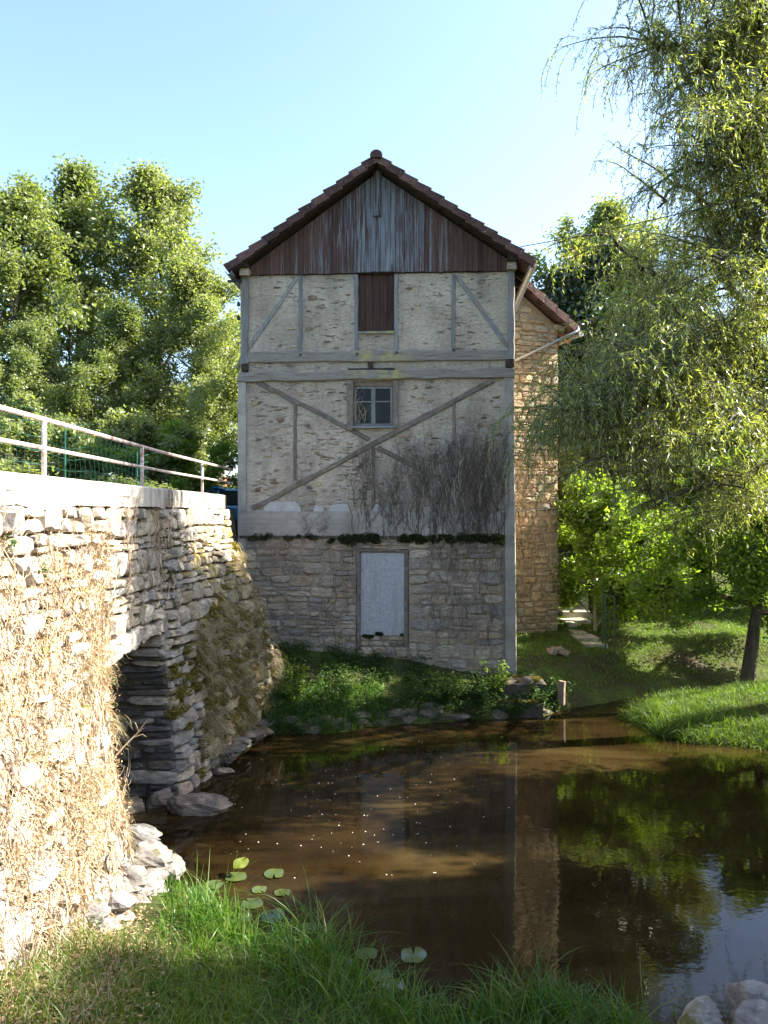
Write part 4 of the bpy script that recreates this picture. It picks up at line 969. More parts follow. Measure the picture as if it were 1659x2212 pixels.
main([(1760, 600, 17.0), (1660, 500, 17.2), (1590, 540, 17.2)], .09, 1.6, 1.5)
main([(1800, 250, 16.0), (1720, 60, 15.4), (1650, 60, 15.0)], .09, 1.6, 1.6)
main([(1800, 900, 17.5), (1950, 760, 18), (2100, 760, 18)], .14, 2.0, .9)
LV = []; LA = []; LS = []
def frond(p, out, L):
    n = int(L / .026); s = np.linspace(0, 1, n)
    sway = rng.normal(0, .16, 2)
    c = p + np.stack([out[0] * L * .75 * (1 - (1 - s) ** 2) + sway[0] * s ** 2 * L, out[1] * L * .75 * (1 - (1 - s) ** 2) + sway[1] * s ** 2 * L, out[2] * .45 * L * s - L * .85 * s ** 1.9], 1)
    if L > .5: wood.add(*tube(c[::max(1, n // 6)], .0045, 3, False))
    t = np.gradient(c, axis=0); t /= np.linalg.norm(t, axis=1)[:, None] + 1e-9
    A = t * .7 + unit(rng, n) * .75 + np.array([0, 0, -.2]); A = A / np.linalg.norm(A, axis=1)[:, None] * rng.uniform(.022, .062, n)[:, None]
    Sd = np.cross(A, unit(rng, n)); Sd = Sd / (np.linalg.norm(Sd, axis=1)[:, None] + 1e-9) * rng.uniform(.005, .0105, n)[:, None]
    LV.append(c + A * .8); LA.append(A); LS.append(Sd)
for C, fl, dens in LIMBS:
    n = len(C)
    for i in range(n // 4, n):
        for _ in range(int(rng.poisson(1.08 * dens))):
            d = (C[i] - C[i - 1]); d = d / (np.linalg.norm(d) + 1e-9) + rng.normal(0, .8, 3); d[2] = abs(d[2]) * .5 + .1; d /= np.linalg.norm(d)
            L = rng.uniform(.3, 1.5) * (.6 + .5 * fl / 1.2); m = 7; pts = [C[i]]
            for k in range(m):
                d = d + rng.normal(0, .13, 3) + np.array([0, 0, -.09]); d /= np.linalg.norm(d); pts.append(pts[-1] + d * L / m)
            pts = np.array(pts); wood.add(*tube(pts, np.linspace(.022, .005, m + 1), 4, False))
            for k in range(2, m + 1):
                for _ in range(3):
                    o = rng.normal(0, 1, 3); o[2] = abs(o[2]) * .4; o /= np.linalg.norm(o); frond(pts[k] + rng.normal(0, .04, 3), o, fl * rng.uniform(.15, .8))
part('trunk', np.concatenate(wood.V), wood.F, M['bark'], wil, smooth=True)
part('crown', *leaf_quads(np.concatenate(LV), np.concatenate(LA), np.concatenate(LS)), M['leaf_willow'], wil)
print('willow leaves', sum(len(q) for q in LV))

proto('bank', 5.2, .42, 1.9, 20, 110, .06, .5, r0=.2, up=(0, 55), droop=.5, lean=(.8, 0), seed=106)
plant('bank', 'bank_tree', 8.6, 18.3, 1.0, .4, 'low tree with a dark leaning trunk on the far right bank', 'tree', 'leaf_shrub')

# ------------------------------------------------------------------ climbers
def strands(rng, starts, mapf, length, step, rad, rise=1.0, wig=.5, fork=.25):
    """thin stems crawling over a wall in (s, z)"""
    b = MB(); tips = []
    stack = [(np.array(s, float), np.array([rng.normal(0, .35), rise]), length(s) * rng.uniform(.4, 1.1), rad) for s in starts]
    while stack:
        p, d, L, r = stack.pop(); n = max(3, int(L / step)); pts = []; h = rng.uniform(.012, .03)
        for k in range(n):
            d = d + rng.normal(0, wig, 2) * np.array([1, .35]); d[1] += (rise - d[1]) * .25; d[0] *= .9
            d = d / (np.linalg.norm(d) + 1e-9); pts.append(mapf(p[0], p[1], h + abs(rng.normal(0, .008)))); p = p + d * step
            if rng.random() < fork / n * 3 and r > rad * .5 and len(stack) < 4000: stack.append((p.copy(), d + np.array([rng.normal(0, .8), 0]), L * rng.uniform(.25, .5), r * .7))
        b.add(*tube(pts, np.linspace(r, r * .35, n), 3, False)); tips.append(pts[-1])
    return b, tips
rng = np.random.default_rng(81); st = []
def reach(x): return np.interp(x, [755, 800, 850, 880, 930, 980, 1030, 1085], [930, 975, 1010, 985, 900, 905, 890, 880])
CLU = {}
for _ in range(44):
    cx_ = rng.choice([rng.uniform(765, 880), rng.uniform(880, 960), rng.uniform(950, 1085)], p=[.26, .28, .46]); hf = rng.uniform(.45, 1.08)
    for _ in range(int(rng.integers(4, 15))):
        q = uv(min(1086, cx_ + rng.normal(0, 4.2)), 1178 - 200 * rng.random() ** 1.2); CLU[round(float(q[0]), 4)] = hf; st.append(q)
inv = lambda u: 815 + (u - uv(815, 1000)[0]) / (uv(1000, 1000)[0] - uv(815, 1000)[0]) * 185
lenf = lambda s: max(.25, (uv(800, reach(inv(s[0])))[1] - s[1]) * .95 * CLU.get(round(float(s[0]), 4), .8))
vine = thing('dead_creeper', Wm(2.2, 1.2), 'leafless grey creeper spreading over the right half of the mill front', 'creeper')
mv = lambda u, z, h: Wm(min(u, uR - .03), z, h + .045)
b, tips = strands(rng, st, mv, lenf, .07, .0078, 1.6, .26, .7); b.build('stem', M['vine_grey'], vine, kind='stuff')
st = [uv(rng.choice([rng.uniform(930, 1085), rng.uniform(690, 790), rng.uniform(560, 1085)], p=[.6, .15, .25]), rng.uniform(1180, 1400)) for _ in range(170)]
st = [q for q in st if not du0 - .05 < q[0] < du1 + .05]
b, _t = strands(rng, st, lambda u, z, h: Wm(min(u, uS1), z, h + .05), lambda s: rng.uniform(.3, 1.1), .08, .0055, 1.6, .24, .6); b.build('stem', M['vine_grey'], vine, kind='stuff')
st = [uv(rng.uniform(655, 690), 1150) for _ in range(8)] + [uv(rng.uniform(645, 655), 1045) for _ in range(4)]
b, _t = strands(rng, st, lambda u, z, h: Wm(u, z, h + .05), lambda s: rng.uniform(.3, .55), .05, .006, 1.0, .3, .6); b.build('stem', M['vine_grey'], vine, kind='stuff')
# twigs hanging across the window
st = [(wu0 + rng.uniform(-.02, .3), wz0 + rng.uniform(0, .3)) for _ in range(9)]
b, _t = strands(rng, st, lambda u, z, h: Wm(u, min(z, wz1), h + .01), lambda s: rng.uniform(.4, .8), .05, .005, 1.0, .25, .6); b.build('twig', M['vine_straw'], vine, kind='stuff')
hv = thing('house_creeper', Wh(-.6, 1.2), 'thin dry creeper climbing the ochre stone house', 'creeper')
st = [(rng.uniform(-1.4, -.05), rng.uniform(1.3, 5.4)) for _ in range(150)]
b, _t = strands(rng, st, lambda u, z, h: Wh(min(u, 0), z, h + .03), lambda s: rng.uniform(.5, 1.8), .09, .008, 1.0, .25, .4); b.build('stem', M['vine_straw'], hv, kind='stuff')
# dead growth over the near retaining wall: stems and curled leaves
wv = thing('dead_wall_creeper', (-2.7, 7, .5), 'straw-coloured dead creeper and litter matted over the near retaining wall', 'creeper')
st = [(rng.uniform(4.8, 8.95), rng.uniform(.3, 3.4)) for _ in range(620)] + [(rng.uniform(9.6, 11.8), rng.uniform(2.7, 3.8)) for _ in range(40)]
b, tips = strands(rng, st, lambda s, z, h: np.array([float(Xf(min(s, 9.0) if z < 2.4 else s, min(z, 4.2))) + h + .06, s, min(z, 4.35)]), lambda s: rng.uniform(.3, 1.5) * (1 if rng.random() < .8 else 1.6), .08, .007, .8, .45, .7)
b.build('stem', M['vine_straw'], wv, kind='stuff')
def wall_leaves(rng, n, y0, y1, zlo, zhi, size, thr, sd, off=.05, sprd=.06):
    y = rng.uniform(y0, y1, n); z = zlo + (zhi - zlo) * rng.random(n)
    k = fbm(y * 1.5, z * 1.5, sd, 4) > thr; y, z = y[k], z[k]; n = len(y)
    c = np.stack([Xf(y, z) + off + np.abs(rng.normal(0, sprd, n)), y, z], 1)
    A = unit(rng, n) * (size * rng.uniform(.5, 1.3, n))[:, None]; Sd = np.cross(A, unit(rng, n)); Sd = Sd / (np.linalg.norm(Sd, axis=1)[:, None] + 1e-9) * (size * .5 * rng.uniform(.5, 1.1, n))[:, None]
    return leaf_quads(c, A, Sd)
part('dead_leaves', *wall_leaves(rng, 30000, 4.6, 9.0, .2, 4.0, .017, -.02, 91), M['dead_leaf'], wv, kind='stuff')
pos = []; dr = []
for _ in range(900):
    y = rng.uniform(4.0, 8.95); z = .15 + 2.6 * rng.random() ** 1.3
    if float(fbm(y * 1.4, z * 1.4, 57, 3)) < .03: continue
    pos.append((float(Xf(y, z)) + .04, y, z)); dr.append((.7, 0, .5))
DRY_AT = (pos, dr)
# moss cushions and hanging dry grass on the far part of the wall
rng = np.random.default_rng(83); cc = []; rr = []
for _ in range(300):
    y = rng.uniform(11.2, 15.7); z = rng.uniform(.2, 3.7) * (.55 + .45 * (y - 11.6) / 4.1)
    if float(fbm(y * 1.1, z * 1.1, 23, 3)) < -.06: continue
    r = rng.uniform(.05, .16); cc.append((float(Xf(y, z)) + .06, y, z)); rr.append(r)
mo = part('wall_moss', *moss_clumps(rng, cc, rr, 75000), M['moss_fuzz'], None, kind='stuff'); tag(mo, 'golden green moss cushions on the mossy far end of the retaining wall', 'moss')
def tufts(rng, pos, dirs, n_per, L, width, spread, seg=4, grav=.9):
    k = len(pos); idx = np.repeat(np.arange(k), n_per); n = len(idx)
    p = np.asarray(pos)[idx] + rng.normal(0, spread, (n, 3)) * np.array([1, 1, .35]); d = np.asarray(dirs)[idx] + rng.normal(0, .35, (n, 3)); d /= np.linalg.norm(d, axis=1)[:, None]
    ln = L * rng.uniform(.45, 1.25, n) * (np.asarray(1.0)); side = np.cross(d, unit(rng, n)); side /= np.linalg.norm(side, axis=1)[:, None] + 1e-9
    V = []; F = []
    w = width * rng.uniform(.6, 1.3, n)
    for s in range(seg + 1):
        f = s / seg; c = p + d * (ln * f)[:, None]; c[:, 2] -= grav * ln * f * f * rng.uniform(.35, 1, n) if s == seg else grav * ln * f * f * .7
        V += [c - side * (w * (1 - f) ** .7)[:, None], c + side * (w * (1 - f) ** .7)[:, None]]
    V = np.stack(V, 1); m = 2 * (seg + 1); base = (np.arange(n) * m)[:, None]
    F = np.concatenate([base + np.array([[2 * s, 2 * s + 1, 2 * s + 3, 2 * s + 2]]) for s in range(seg)])
    return V.reshape(-1, 3), F
V, F = tufts(rng, *DRY_AT, 26, .22, .0035, .07, 4, 1.5); part('dry_stalks', V, F, M['grass_dry'], wv, kind='stuff')
pos = []; dr = []
for _ in range(260):
    y = rng.uniform(11.9, 15.7); z = rng.uniform(.4, 3.6) * (.6 + .4 * (y - 11.6) / 4.1); pos.append((float(Xf(y, z)) + .04, y, z)); dr.append((.8, 0, .35))
V, F = tufts(rng, pos, dr, 34, .24, .004, .08, 4, 1.6); dg = part('hanging_dry_grass', V, F, M['grass_dry'], None, kind='stuff'); tag(dg, 'tufts of dry straw-coloured grass hanging on the mossy wall end', 'grass')
# small green sprouts on the wall
pos = [(float(Xf(y, z)) + .07, y, z) for y, z in ((11.2, 3.75), (6.6, 3.9), (7.1, 3.6), (12.2, 3.6), (11.5, 3.2), (8.98, 2.2), (9.0, 1.9), (15.5, 1.0), (15.6, .7), (15.3, .9), (14.6, .5), (13.2, .6))]
def leaf_clumps(rng, pos, n_per, rad, size, flat=.7):
    idx = np.repeat(np.arange(len(pos)), n_per); n = len(idx); D = unit(rng, n) * (rng.random(n) ** .5)[:, None] * (np.asarray(rad)[idx] if not np.isscalar(rad) else rad)[:, None] if not np.isscalar(rad) else unit(rng, n) * (rng.random(n) ** .5 * rad)[:, None]
    D[:, 2] *= flat; c = np.asarray(pos)[idx] + D
    A = unit(rng, n); A[:, 2] *= .4; A = A / np.linalg.norm(A, axis=1)[:, None] * (size * rng.uniform(.6, 1.3, n))[:, None]
    N = unit(rng, n) * .7 + np.array([0, 0, 1.]); S = np.cross(A, N); S = S / (np.linalg.norm(S, axis=1)[:, None] + 1e-9) * (size * .6 * rng.uniform(.7, 1.1, n))[:, None]
    return leaf_quads(c, A, S)
tag(part('wall_ivy', *leaf_clumps(rng, pos, 45, .12, .03), M['leaf_nettle'], kind='stuff'), 'small green sprouts growing from joints of the retaining wall', 'ivy')
# bare red twig sticking out at the culvert
p0 = np.array([float(Xf(9.0, 1.1)), 9.0, 1.15]); b = MB(); p1 = P(300, 1580, 9.3)
b.add(*tube([p0, (p0 + p1) / 2 + np.array([0, 0, .02]), p1], [.012, .010, .007], 5))
for e in ((318, 1555), (312, 1572), (316, 1592), (292, 1560)): b.add(*tube([p1 + (p0 - p1) * rng.uniform(0, .3), (p1 + P(*e, 9.3)) / 2, P(*e, 9.3)], [.006, .005, .003], 4))
tag(b.build('bare_twig', M['vine_straw']), 'bare forked twig jutting out beside the dark culvert mouth', 'twig')

# ------------------------------------------------------------------ rocks
def put_rock(name, x, y, z, s, seed, label, m='rock', rot=0.0, group=None, sub=2):
    rg_ = np.random.default_rng(seed); V, F = rock(rg_, *s, sub=sub); c, s_ = math.cos(rot), math.sin(rot)
    V = V @ np.array([[c, s_, 0], [-s_, c, 0], [0, 0, 1]]) + np.array([x, y, z]); o = part(name, V, F, M[m]); return tag(o, label, 'rock', group)
q = PW(425, 1755); put_rock('flat_rock', q[0] - .05, q[1] + .1, .06, (.42, .26, .16), 1, 'large flat grey rock lying in the water at the culvert mouth', 'wet_rock', rot=.25)
q = PW(343, 1748); put_rock('rock', q[0], q[1] + .15, .06, (.19, .16, .16), 2, 'rounded grey rock in the middle of the culvert mouth', 'wet_rock')
q = PW(280, 1752); put_rock('rock', q[0], q[1] + .05, .05, (.20, .15, .13), 3, 'small pale rock at the near side of the culvert mouth', 'wet_rock')
for k, (x, y, d, s, lb) in enumerate(((1615, 2165, 5.0, (.15, .16, .12), 'largest grey boulder in the bottom right corner'), (1512, 2205, 4.9, (.13, .13, .11), 'low boulder left of the largest one in the bottom right corner'), (1655, 2225, 4.75, (.16, .16, .12), 'boulder in front of the largest one, cut by the bottom right corner'))):
    q = P(x, y, d); put_rock('boulder', q[0], q[1], q[2], s, 20 + k, lb, sub=4, group='boulders at the bottom right')
# ledge of footing stones below the near wall
foot = thing('footing_stones', (-2.7, 9, 0), 'stepped pale footing stones at the foot of the near retaining wall', 'stones')
rng = np.random.default_rng(88)
for k, (x, y, z, s) in enumerate(((300, 1805, .30, (.30, .22, .10)), (320, 1850, .26, (.34, .26, .13)), (350, 1875, .14, (.26, .24, .13)), (305, 1915, .20, (.32, .26, .14)), (270, 1900, .4, (.3, .25, .14)), (330, 1930, .06, (.26, .22, .10)), (280, 1960, .14, (.30, .24, .13)), (240, 1990, .28, (.26, .22, .13)), (205, 2015, .4, (.25, .2, .12)), (245, 1950, .4, (.28, .22, .14)), (290, 2010, .02, (.22, .2, .09)), (185, 1980, .55, (.22, .2, .12)), (255, 1850, .5, (.22, .22, .12)))):
    q = PW(x, y, z); V, F = rock(np.random.default_rng(300 + k), s[0] * .85, s[1] * .85, s[2] * .9, sub=2, rough=.45); a = rng.uniform(-.3, .3); c, s_ = math.cos(a), math.sin(a)
    part('stone', V @ np.array([[c, s_, 0], [-s_, c, 0], [0, 0, 1]]) + q, F, M['rock'], foot)
edge = thing('bank_edging', (.3, 14.9, 0), 'dark stones edging the shaded bank below the mill', 'stones')
for k in range(34):
    x = rng.uniform(625, 955) if k < 28 else rng.uniform(960, 1180); zz = .0 + .22 * rng.random() * (1 if k < 28 else .1)
    base = np.interp(x, [600, 700, 800, 960, 1100, 1180, 1240, 1330], [1588, 1584, 1570, 1558, 1549, 1544, 1530, 1512]); q = PW(x, base)
    sc_ = rng.uniform(.6, 1.3); V, F = rock(np.random.default_rng(400 + k), .22 * sc_, .14 * sc_, .10 * sc_, sub=1); part('stone', V + np.array([q[0], q[1] + .1 + zz * .8, zz]), F, M['wet_rock'], edge)
# rocks at the foot of the far wall
ft = thing('wall_foot_stones', (-2.4, 13, 0), 'dark broken slates along the water at the foot of the mossy wall', 'stones')
for k in range(22):
    y = rng.uniform(11.9, 15.0); V, F = rock(np.random.default_rng(500 + k), rng.uniform(.1, .22), rng.uniform(.12, .28), rng.uniform(.05, .1), sub=1); part('stone', V + np.array([float(Xf(y, 0)) + rng.uniform(.0, .2), y, rng.uniform(.02, .22)]), F, M['wet_rock'], ft)
# concrete ledge at the foot of the pillar
pf = Wm(uR - .1, .55, .2)
b = MB(); A = P(1108, 1470, 16.1); 
lg = thing('concrete_ledge', (2.9, 15.9, .3), 'mossy concrete step at the foot of the mill pillar', 'step')
def wbox(name, x0, x1, y0, y1, z0, z1, m, par, jit=.01, seed=1):
    V, F = hexa([(x0, y0, z0), (x1, y0, z0), (x1, y1, z0), (x0, y1, z0), (x0, y0, z1), (x1, y0, z1), (x1, y1, z1), (x0, y1, z1)]); V = V + np.random.default_rng(seed).normal(0, jit, V.shape); return part(name, V, F, m, par)
def rough_slab(x0, x1, y0, y1, z0, z1, m, sd):
    X, Y = np.meshgrid(np.linspace(x0, x1, 16), np.linspace(y0, y1, 14), indexing='ij')
    ed = np.minimum(np.minimum((X - x0) / .1, (x1 - X) / .1), np.minimum((Y - y0) / .1, (y1 - Y) / .1)).clip(0, 1)
    jx = .07 * fbm(X * 4, Y * 4, sd, 3); top = np.stack([X + jx, Y + .06 * fbm(Y * 5, X * 4, sd + 3, 3), z1 - .06 * (1 - ed) ** 2 + .05 * fbm(X * 6, Y * 6, sd + 9, 3)], -1); bot = top * np.array([1, 1, 0]) + np.array([0, 0, z0])
    V, F = solid_grid(top, bot); part('slab', V, F, m, lg)
rough_slab(2.42, 3.35, 15.85, 16.5, -.2, .66, M['dark_mortar'], 1); rough_slab(2.35, 3.2, 15.5, 15.84, -.2, .30, M['dark_mortar'], 2)
rng = np.random.default_rng(89); cc = [(rng.uniform(2.4, 3.15), rng.uniform(15.52, 15.75), .30) for _ in range(26)] + [(rng.uniform(2.5, 3.3), rng.uniform(15.9, 16.4), .66) for _ in range(12)]
part('moss', *moss_clumps(rng, cc, [rng.uniform(.03, .07) for _ in cc], 9000), M['moss_fuzz'], lg, kind='stuff')

# ------------------------------------------------------------------ steps, path, handrail, wood on the right bank
stp = thing('stone_steps', (5.4, 21.5, 1.5), 'sunlit stone steps climbing beside the stone house', 'steps')
for k in range(7):
    y0 = 20.6 + k * .62; z0 = float(H(5.2, 20.6)) - .15 + k * .17; x0 = TX(1214, y0) ; x1 = TX(1278 - k * 2, y0)
    wbox('step', x0, x1, y0, y0 + .7, z0 - .4, z0 + .12, M['slab'], stp, .02, 60 + k)
pth = thing('stone_path', (4.9, 19, 1.2), 'pale flagstones leading to the steps beside the house', 'path')
for k, (xa, xb, ya) in enumerate(((1232, 1262, 1347), (1238, 1285, 1354), (1255, 1306, 1362), (1222, 1240, 1338))):
    d = 2.95 * FPX / (ya - CY); z = 4.15 - 2.95; zz = float(H(TX((xa + xb) / 2, d), d)) + .01 + .002 * k
    wbox('flagstone', TX(xa, d), TX(xb, d), d - .34, d + .30, zz - .2, zz + .035, M['slab'], pth, .015, 80 + k)
hr_ = thing('handrail', (5.6, 18.6, 1.1), 'dark green metal handrail on thin posts beside the flagstones', 'handrail')
ps = [(1302, 1365, 18.9), (1308, 1366, 18.4), (1328, 1370, 18.0)]; tops = []
for k, (x, y, d) in enumerate(ps):
    X = TX(x, d); z = float(H(X, d)); zt_ = CAM_Z - (1283 + k * 3 - CY) / FPX * d; part('post', *tube([(X, d, z - .2), (X, d, zt_)], .022, 8), M['post_green'], hr_); tops.append((X, d, zt_))
part('rail', *tube([(TX(1304, 20.2), 20.2, tops[0][2] + .25)] + tops, .018, 8), M['post_green'], hr_)
lgs = thing('dead_branches', (3.9, 17.2, .9), 'small heap of broken dead branches on the grass beside the pillar', 'branches')
rng = np.random.default_rng(95)
for k in range(7):
    x, y = 4.0 + rng.normal(0, .12), 17.9 + rng.normal(0, .15); z = float(H(x, y)) + .05; a = rng.uniform(0, 3.1); L = rng.uniform(.25, .6); e = np.array([math.cos(a) * L, math.sin(a) * L * .5, rng.uniform(.0, .25)])
    part('branch', *tube([np.array([x, y, z]) - e * .4, np.array([x, y, z + .03]), np.array([x, y, z]) + e * .6], [.05, .06, .035], 7), M['dead_wood'], lgs)
q = PW(1212, 1490, .45); b = MB(); b.add(*tube([q + np.array([0, 0, -.3]), q + np.array([.01, 0, .05]), q + np.array([.03, 0, .18])], [.09, .085, .075], 9)); tag(b.build('tree_stump', M['dead_wood']), 'short pale sawn stump at the water edge right of the mill', 'stump')

# ------------------------------------------------------------------ far things: road, shed, car
rx = np.linspace(9, 30, 20); RV = []
for x in rx:
    for y in (30.5, 33, 35.5): RV.append((x, y + (x - 9) * .06, float(H(x, y + (x - 9) * .06)) + .9 + .22 * (y - 30.5)))
part('road', RV, grid_faces(20, 3), M['road'], kind='structure')
RV = [(x, y + (x - 9) * .06, float(H(x, 35.5)) + .9 + 1.05 + .16 * (y - 35.5)) for x in rx for y in (35.5, 37, 40)]
part('road_verge', RV, grid_faces(20, 3), M['ground'], kind='structure')
sh = thing('garden_shed', (-10.8, 46, 3.4), 'small outbuilding with red tiled roof beyond the railing', 'shed')
def sbox(nm, x0, x1, y0, y1, z0, z1, m): return part(nm, *hexa([(x0, y0, z0), (x1, y0, z0), (x1, y1, z0), (x0, y1, z0), (x0, y0, z1), (x1, y0, z1), (x1, y1, z1), (x0, y1, z1)]), m, sh)
sx0, sx1 = TX(395, 46), TX(492, 46); sbox('wall', sx0 + .2, sx1 - .2, 45, 49, 3.0, 5.75, M['cream_wall'])
part('roof', [(sx0, 44.6, 5.72), (sx1, 44.6, 5.72), (sx1 - .5, 47, 6.45), (sx0 + .5, 47, 6.45), (sx0, 49.4, 5.72), (sx1, 49.4, 5.72), (sx0, 44.6, 5.64), (sx1, 44.6, 5.64), (sx0, 49.4, 5.64), (sx1, 49.4, 5.64)], [(0, 1, 2, 3), (3, 2, 5, 4), (0, 3, 4), (1, 5, 2), (6, 7, 1, 0), (4, 5, 9, 8), (7, 9, 5, 1), (8, 6, 0, 4), (6, 8, 9, 7)], M['red_tile'], sh)
sbox('door', sx1 - 1.4, sx1 - .6, 44.97, 45.02, 3.2, 5.2, M['brown_board'])
# blue car parked behind the wall, mostly hidden
CARP = np.array([-5.35, 25.5, float(H(-5.35, 25.5))]); car = thing('parked_car', CARP, 'bright blue car parked behind the wall, only its roof showing', 'car'); ca = math.radians(62)
CD = np.array([math.cos(ca), math.sin(ca), 0]); CS = np.array([-math.sin(ca), math.cos(ca), 0])
CZ = CAM_Z + (CY - 1057) / FPX * 25.5 - 1.46 - CARP[2]
def cp(l, s, z): return CARP + CD * l + CS * s + np.array([0, 0, z + CZ])
def loft(secs):      # sections along the length: (l, half width, z0, z1)
    V = []; F = []
    for l, w, z0, z1 in secs:
        for s, z in ((-w, z0 + .1), (-w * .94, z0), (w * .94, z0), (w, z0 + .1), (w, z1 - .12), (w * .9, z1), (-w * .9, z1), (-w, z1 - .12)): V.append(cp(l, s, z))
    n = len(secs)
    for i in range(n - 1):
        for j in range(8): F.append((i * 8 + j, (i + 1) * 8 + j, (i + 1) * 8 + (j + 1) % 8, i * 8 + (j + 1) % 8))
    F += [tuple(range(8)), tuple(range(n * 8 - 1, n * 8 - 9, -1))]; return np.array(V), F
part('body', *loft([(-2.0, .72, .3, .72), (-1.9, .82, .2, .9), (-.9, .84, .18, .95), (.6, .84, .18, .95), (1.7, .82, .2, .92), (1.95, .74, .3, .8)]), M['car_paint'], car, smooth=True)
rf_ = part('roof', *loft([(-.95, .60, 1.38, 1.45 + .12), (-.6, .64, 1.34, 1.47), (.3, .66, 1.34, 1.48), (1.2, .62, 1.33, 1.46)]), M['car_paint'], car, smooth=True)
for (l0, l1) in ((-1.25, -.95), (.1, .1), (1.2, 1.55)):
    for s in (-1, 1): part('pillar', *tube([cp(l0 if l0 < 0 else l1, s * .78, .94), cp(l1 if l0 < 0 else l0, s * .63, 1.38)], .035, 6), M['car_paint'], car)
for s in (-1, 1):
    for (a, b_) in (((-1.2, .05), (-.9, .05)), ((.15, 1.5), (.15, 1.18))):
        part('side_window', *hexa([cp(a[0], s * .79, .95), cp(a[1], s * .79, .95), cp(a[1], s * .77, .95), cp(a[0], s * .77, .95), cp(b_[0], s * .635, 1.37), cp(b_[1], s * .635, 1.37), cp(b_[1], s * .615, 1.37), cp(b_[0], s * .615, 1.37)]), M['car_glass'], car)
part('windscreen', *hexa([cp(-1.55, -.7, .94), cp(-1.55, .7, .94), cp(-1.52, .7, .93), cp(-1.52, -.7, .93), cp(-.95, -.56, 1.4), cp(-.95, .56, 1.4), cp(-.92, .56, 1.39), cp(-.92, -.56, 1.39)]), M['car_glass'], car)
part('rear_window', *hexa([cp(1.72, -.68, .93), cp(1.72, .68, .93), cp(1.69, .68, .93), cp(1.69, -.68, .93), cp(1.22, -.55, 1.4), cp(1.22, .55, 1.4), cp(1.19, .55, 1.4), cp(1.19, -.55, 1.4)]), M['car_glass'], car)
for l in (-1.25, 1.25):
    for s in (-.78, .78):
        w_ = part('wheel', *tube([cp(l, s - .1, .3), cp(l, s + .1, .3)], .3, 18), M['tyre'], car); part('rim', *tube([cp(l, s - .105, .3), cp(l, s + .105, .3)], .18, 14), M['chrome'], w_)
for s in (-.6, .6): part('headlight', *tube([cp(-1.98, s, .68), cp(-2.03, s, .68)], .1, 10), M['chrome'], car); part('tail_light', *tube([cp(1.93, s, .72), cp(1.98, s, .72)], .08, 10), M['lamp_red'], car)

# ------------------------------------------------------------------ flowers on the wall top
rng = np.random.default_rng(97); pos = []; fl = []
for _ in range(60):
    y = rng.uniform(5.5, 15.0); x = -3.95 - rng.uniform(.0, .7); h = rng.uniform(.15, .45) * (1.2 if y < 7.5 else .85); z = float(H(x, y)); pos.append((x, y, z + h * .5))
    if y < 9 or rng.random() < .25: fl += [(x + rng.normal(0, .12), y + rng.normal(0, .15), z + h + rng.uniform(0, .14)) for _ in range(5)]
fp = thing('flowering_border', (-4.2, 9, 4.35), 'leafy border with white flowers behind the wall coping', 'plants')
part('foliage', *leaf_clumps(rng, pos, 160, .26, .035, .9), M['leaf_birch'], fp, kind='stuff')
fl = np.array(fl); n = len(fl); idx = np.repeat(np.arange(n), 6); an = np.tile(np.arange(6) / 6 * 2 * math.pi, n); A = np.stack([np.cos(an) * .018, np.sin(an) * .018, 0 * an + .004], 1); S = np.stack([-np.sin(an) * .009, np.cos(an) * .009, 0 * an], 1)
part('petals', *leaf_quads(fl[idx] + A, A, S), M['petal'], fp, kind='stuff')

# ------------------------------------------------------------------ ground cover, grass
def ground_pts(rng, n, x0, x1, y0, y1, cond):
    x = rng.uniform(x0, x1, n); y = rng.uniform(y0, y1, n); ds = shore_dist(x, y); k = cond(x, y, ds); x, y = x[k], y[k]; return np.stack([x, y, H(x, y)], 1)
def blades(rng, p, L, w, seg=3, bend=.5, lean=.25):
    n = len(p); d = np.stack([rng.normal(0, lean, n), rng.normal(0, lean, n), np.ones(n)], 1); d /= np.linalg.norm(d, axis=1)[:, None]; an = rng.uniform(0, 2 * math.pi, n); b_ = np.stack([np.cos(an), np.sin(an), 0 * an], 1)
    side = np.cross(d, b_); side /= np.linalg.norm(side, axis=1)[:, None]; ln = L * rng.uniform(.45, 1.2, n); bd = bend * rng.uniform(.2, 1.3, n); V = []
    for s in range(seg + 1):
        f = s / seg; c = p + d * (ln * f * (1 - .25 * bd * f))[:, None] + b_ * (ln * bd * f * f)[:, None]; c[:, 2] -= ln * bd * .45 * f ** 3; ww = (w * (1 - f ** 1.5) * rng.uniform(.9, 1.1, n))[:, None]; V += [c - side * ww, c + side * ww]
    V = np.stack(V, 1); m = 2 * (seg + 1); base = (np.arange(n) * m)[:, None]
    return V.reshape(-1, 3), np.concatenate([base + np.array([[2 * s, 2 * s + 1, 2 * s + 3, 2 * s + 2]]) for s in range(seg)])
rng = np.random.default_rng(99)
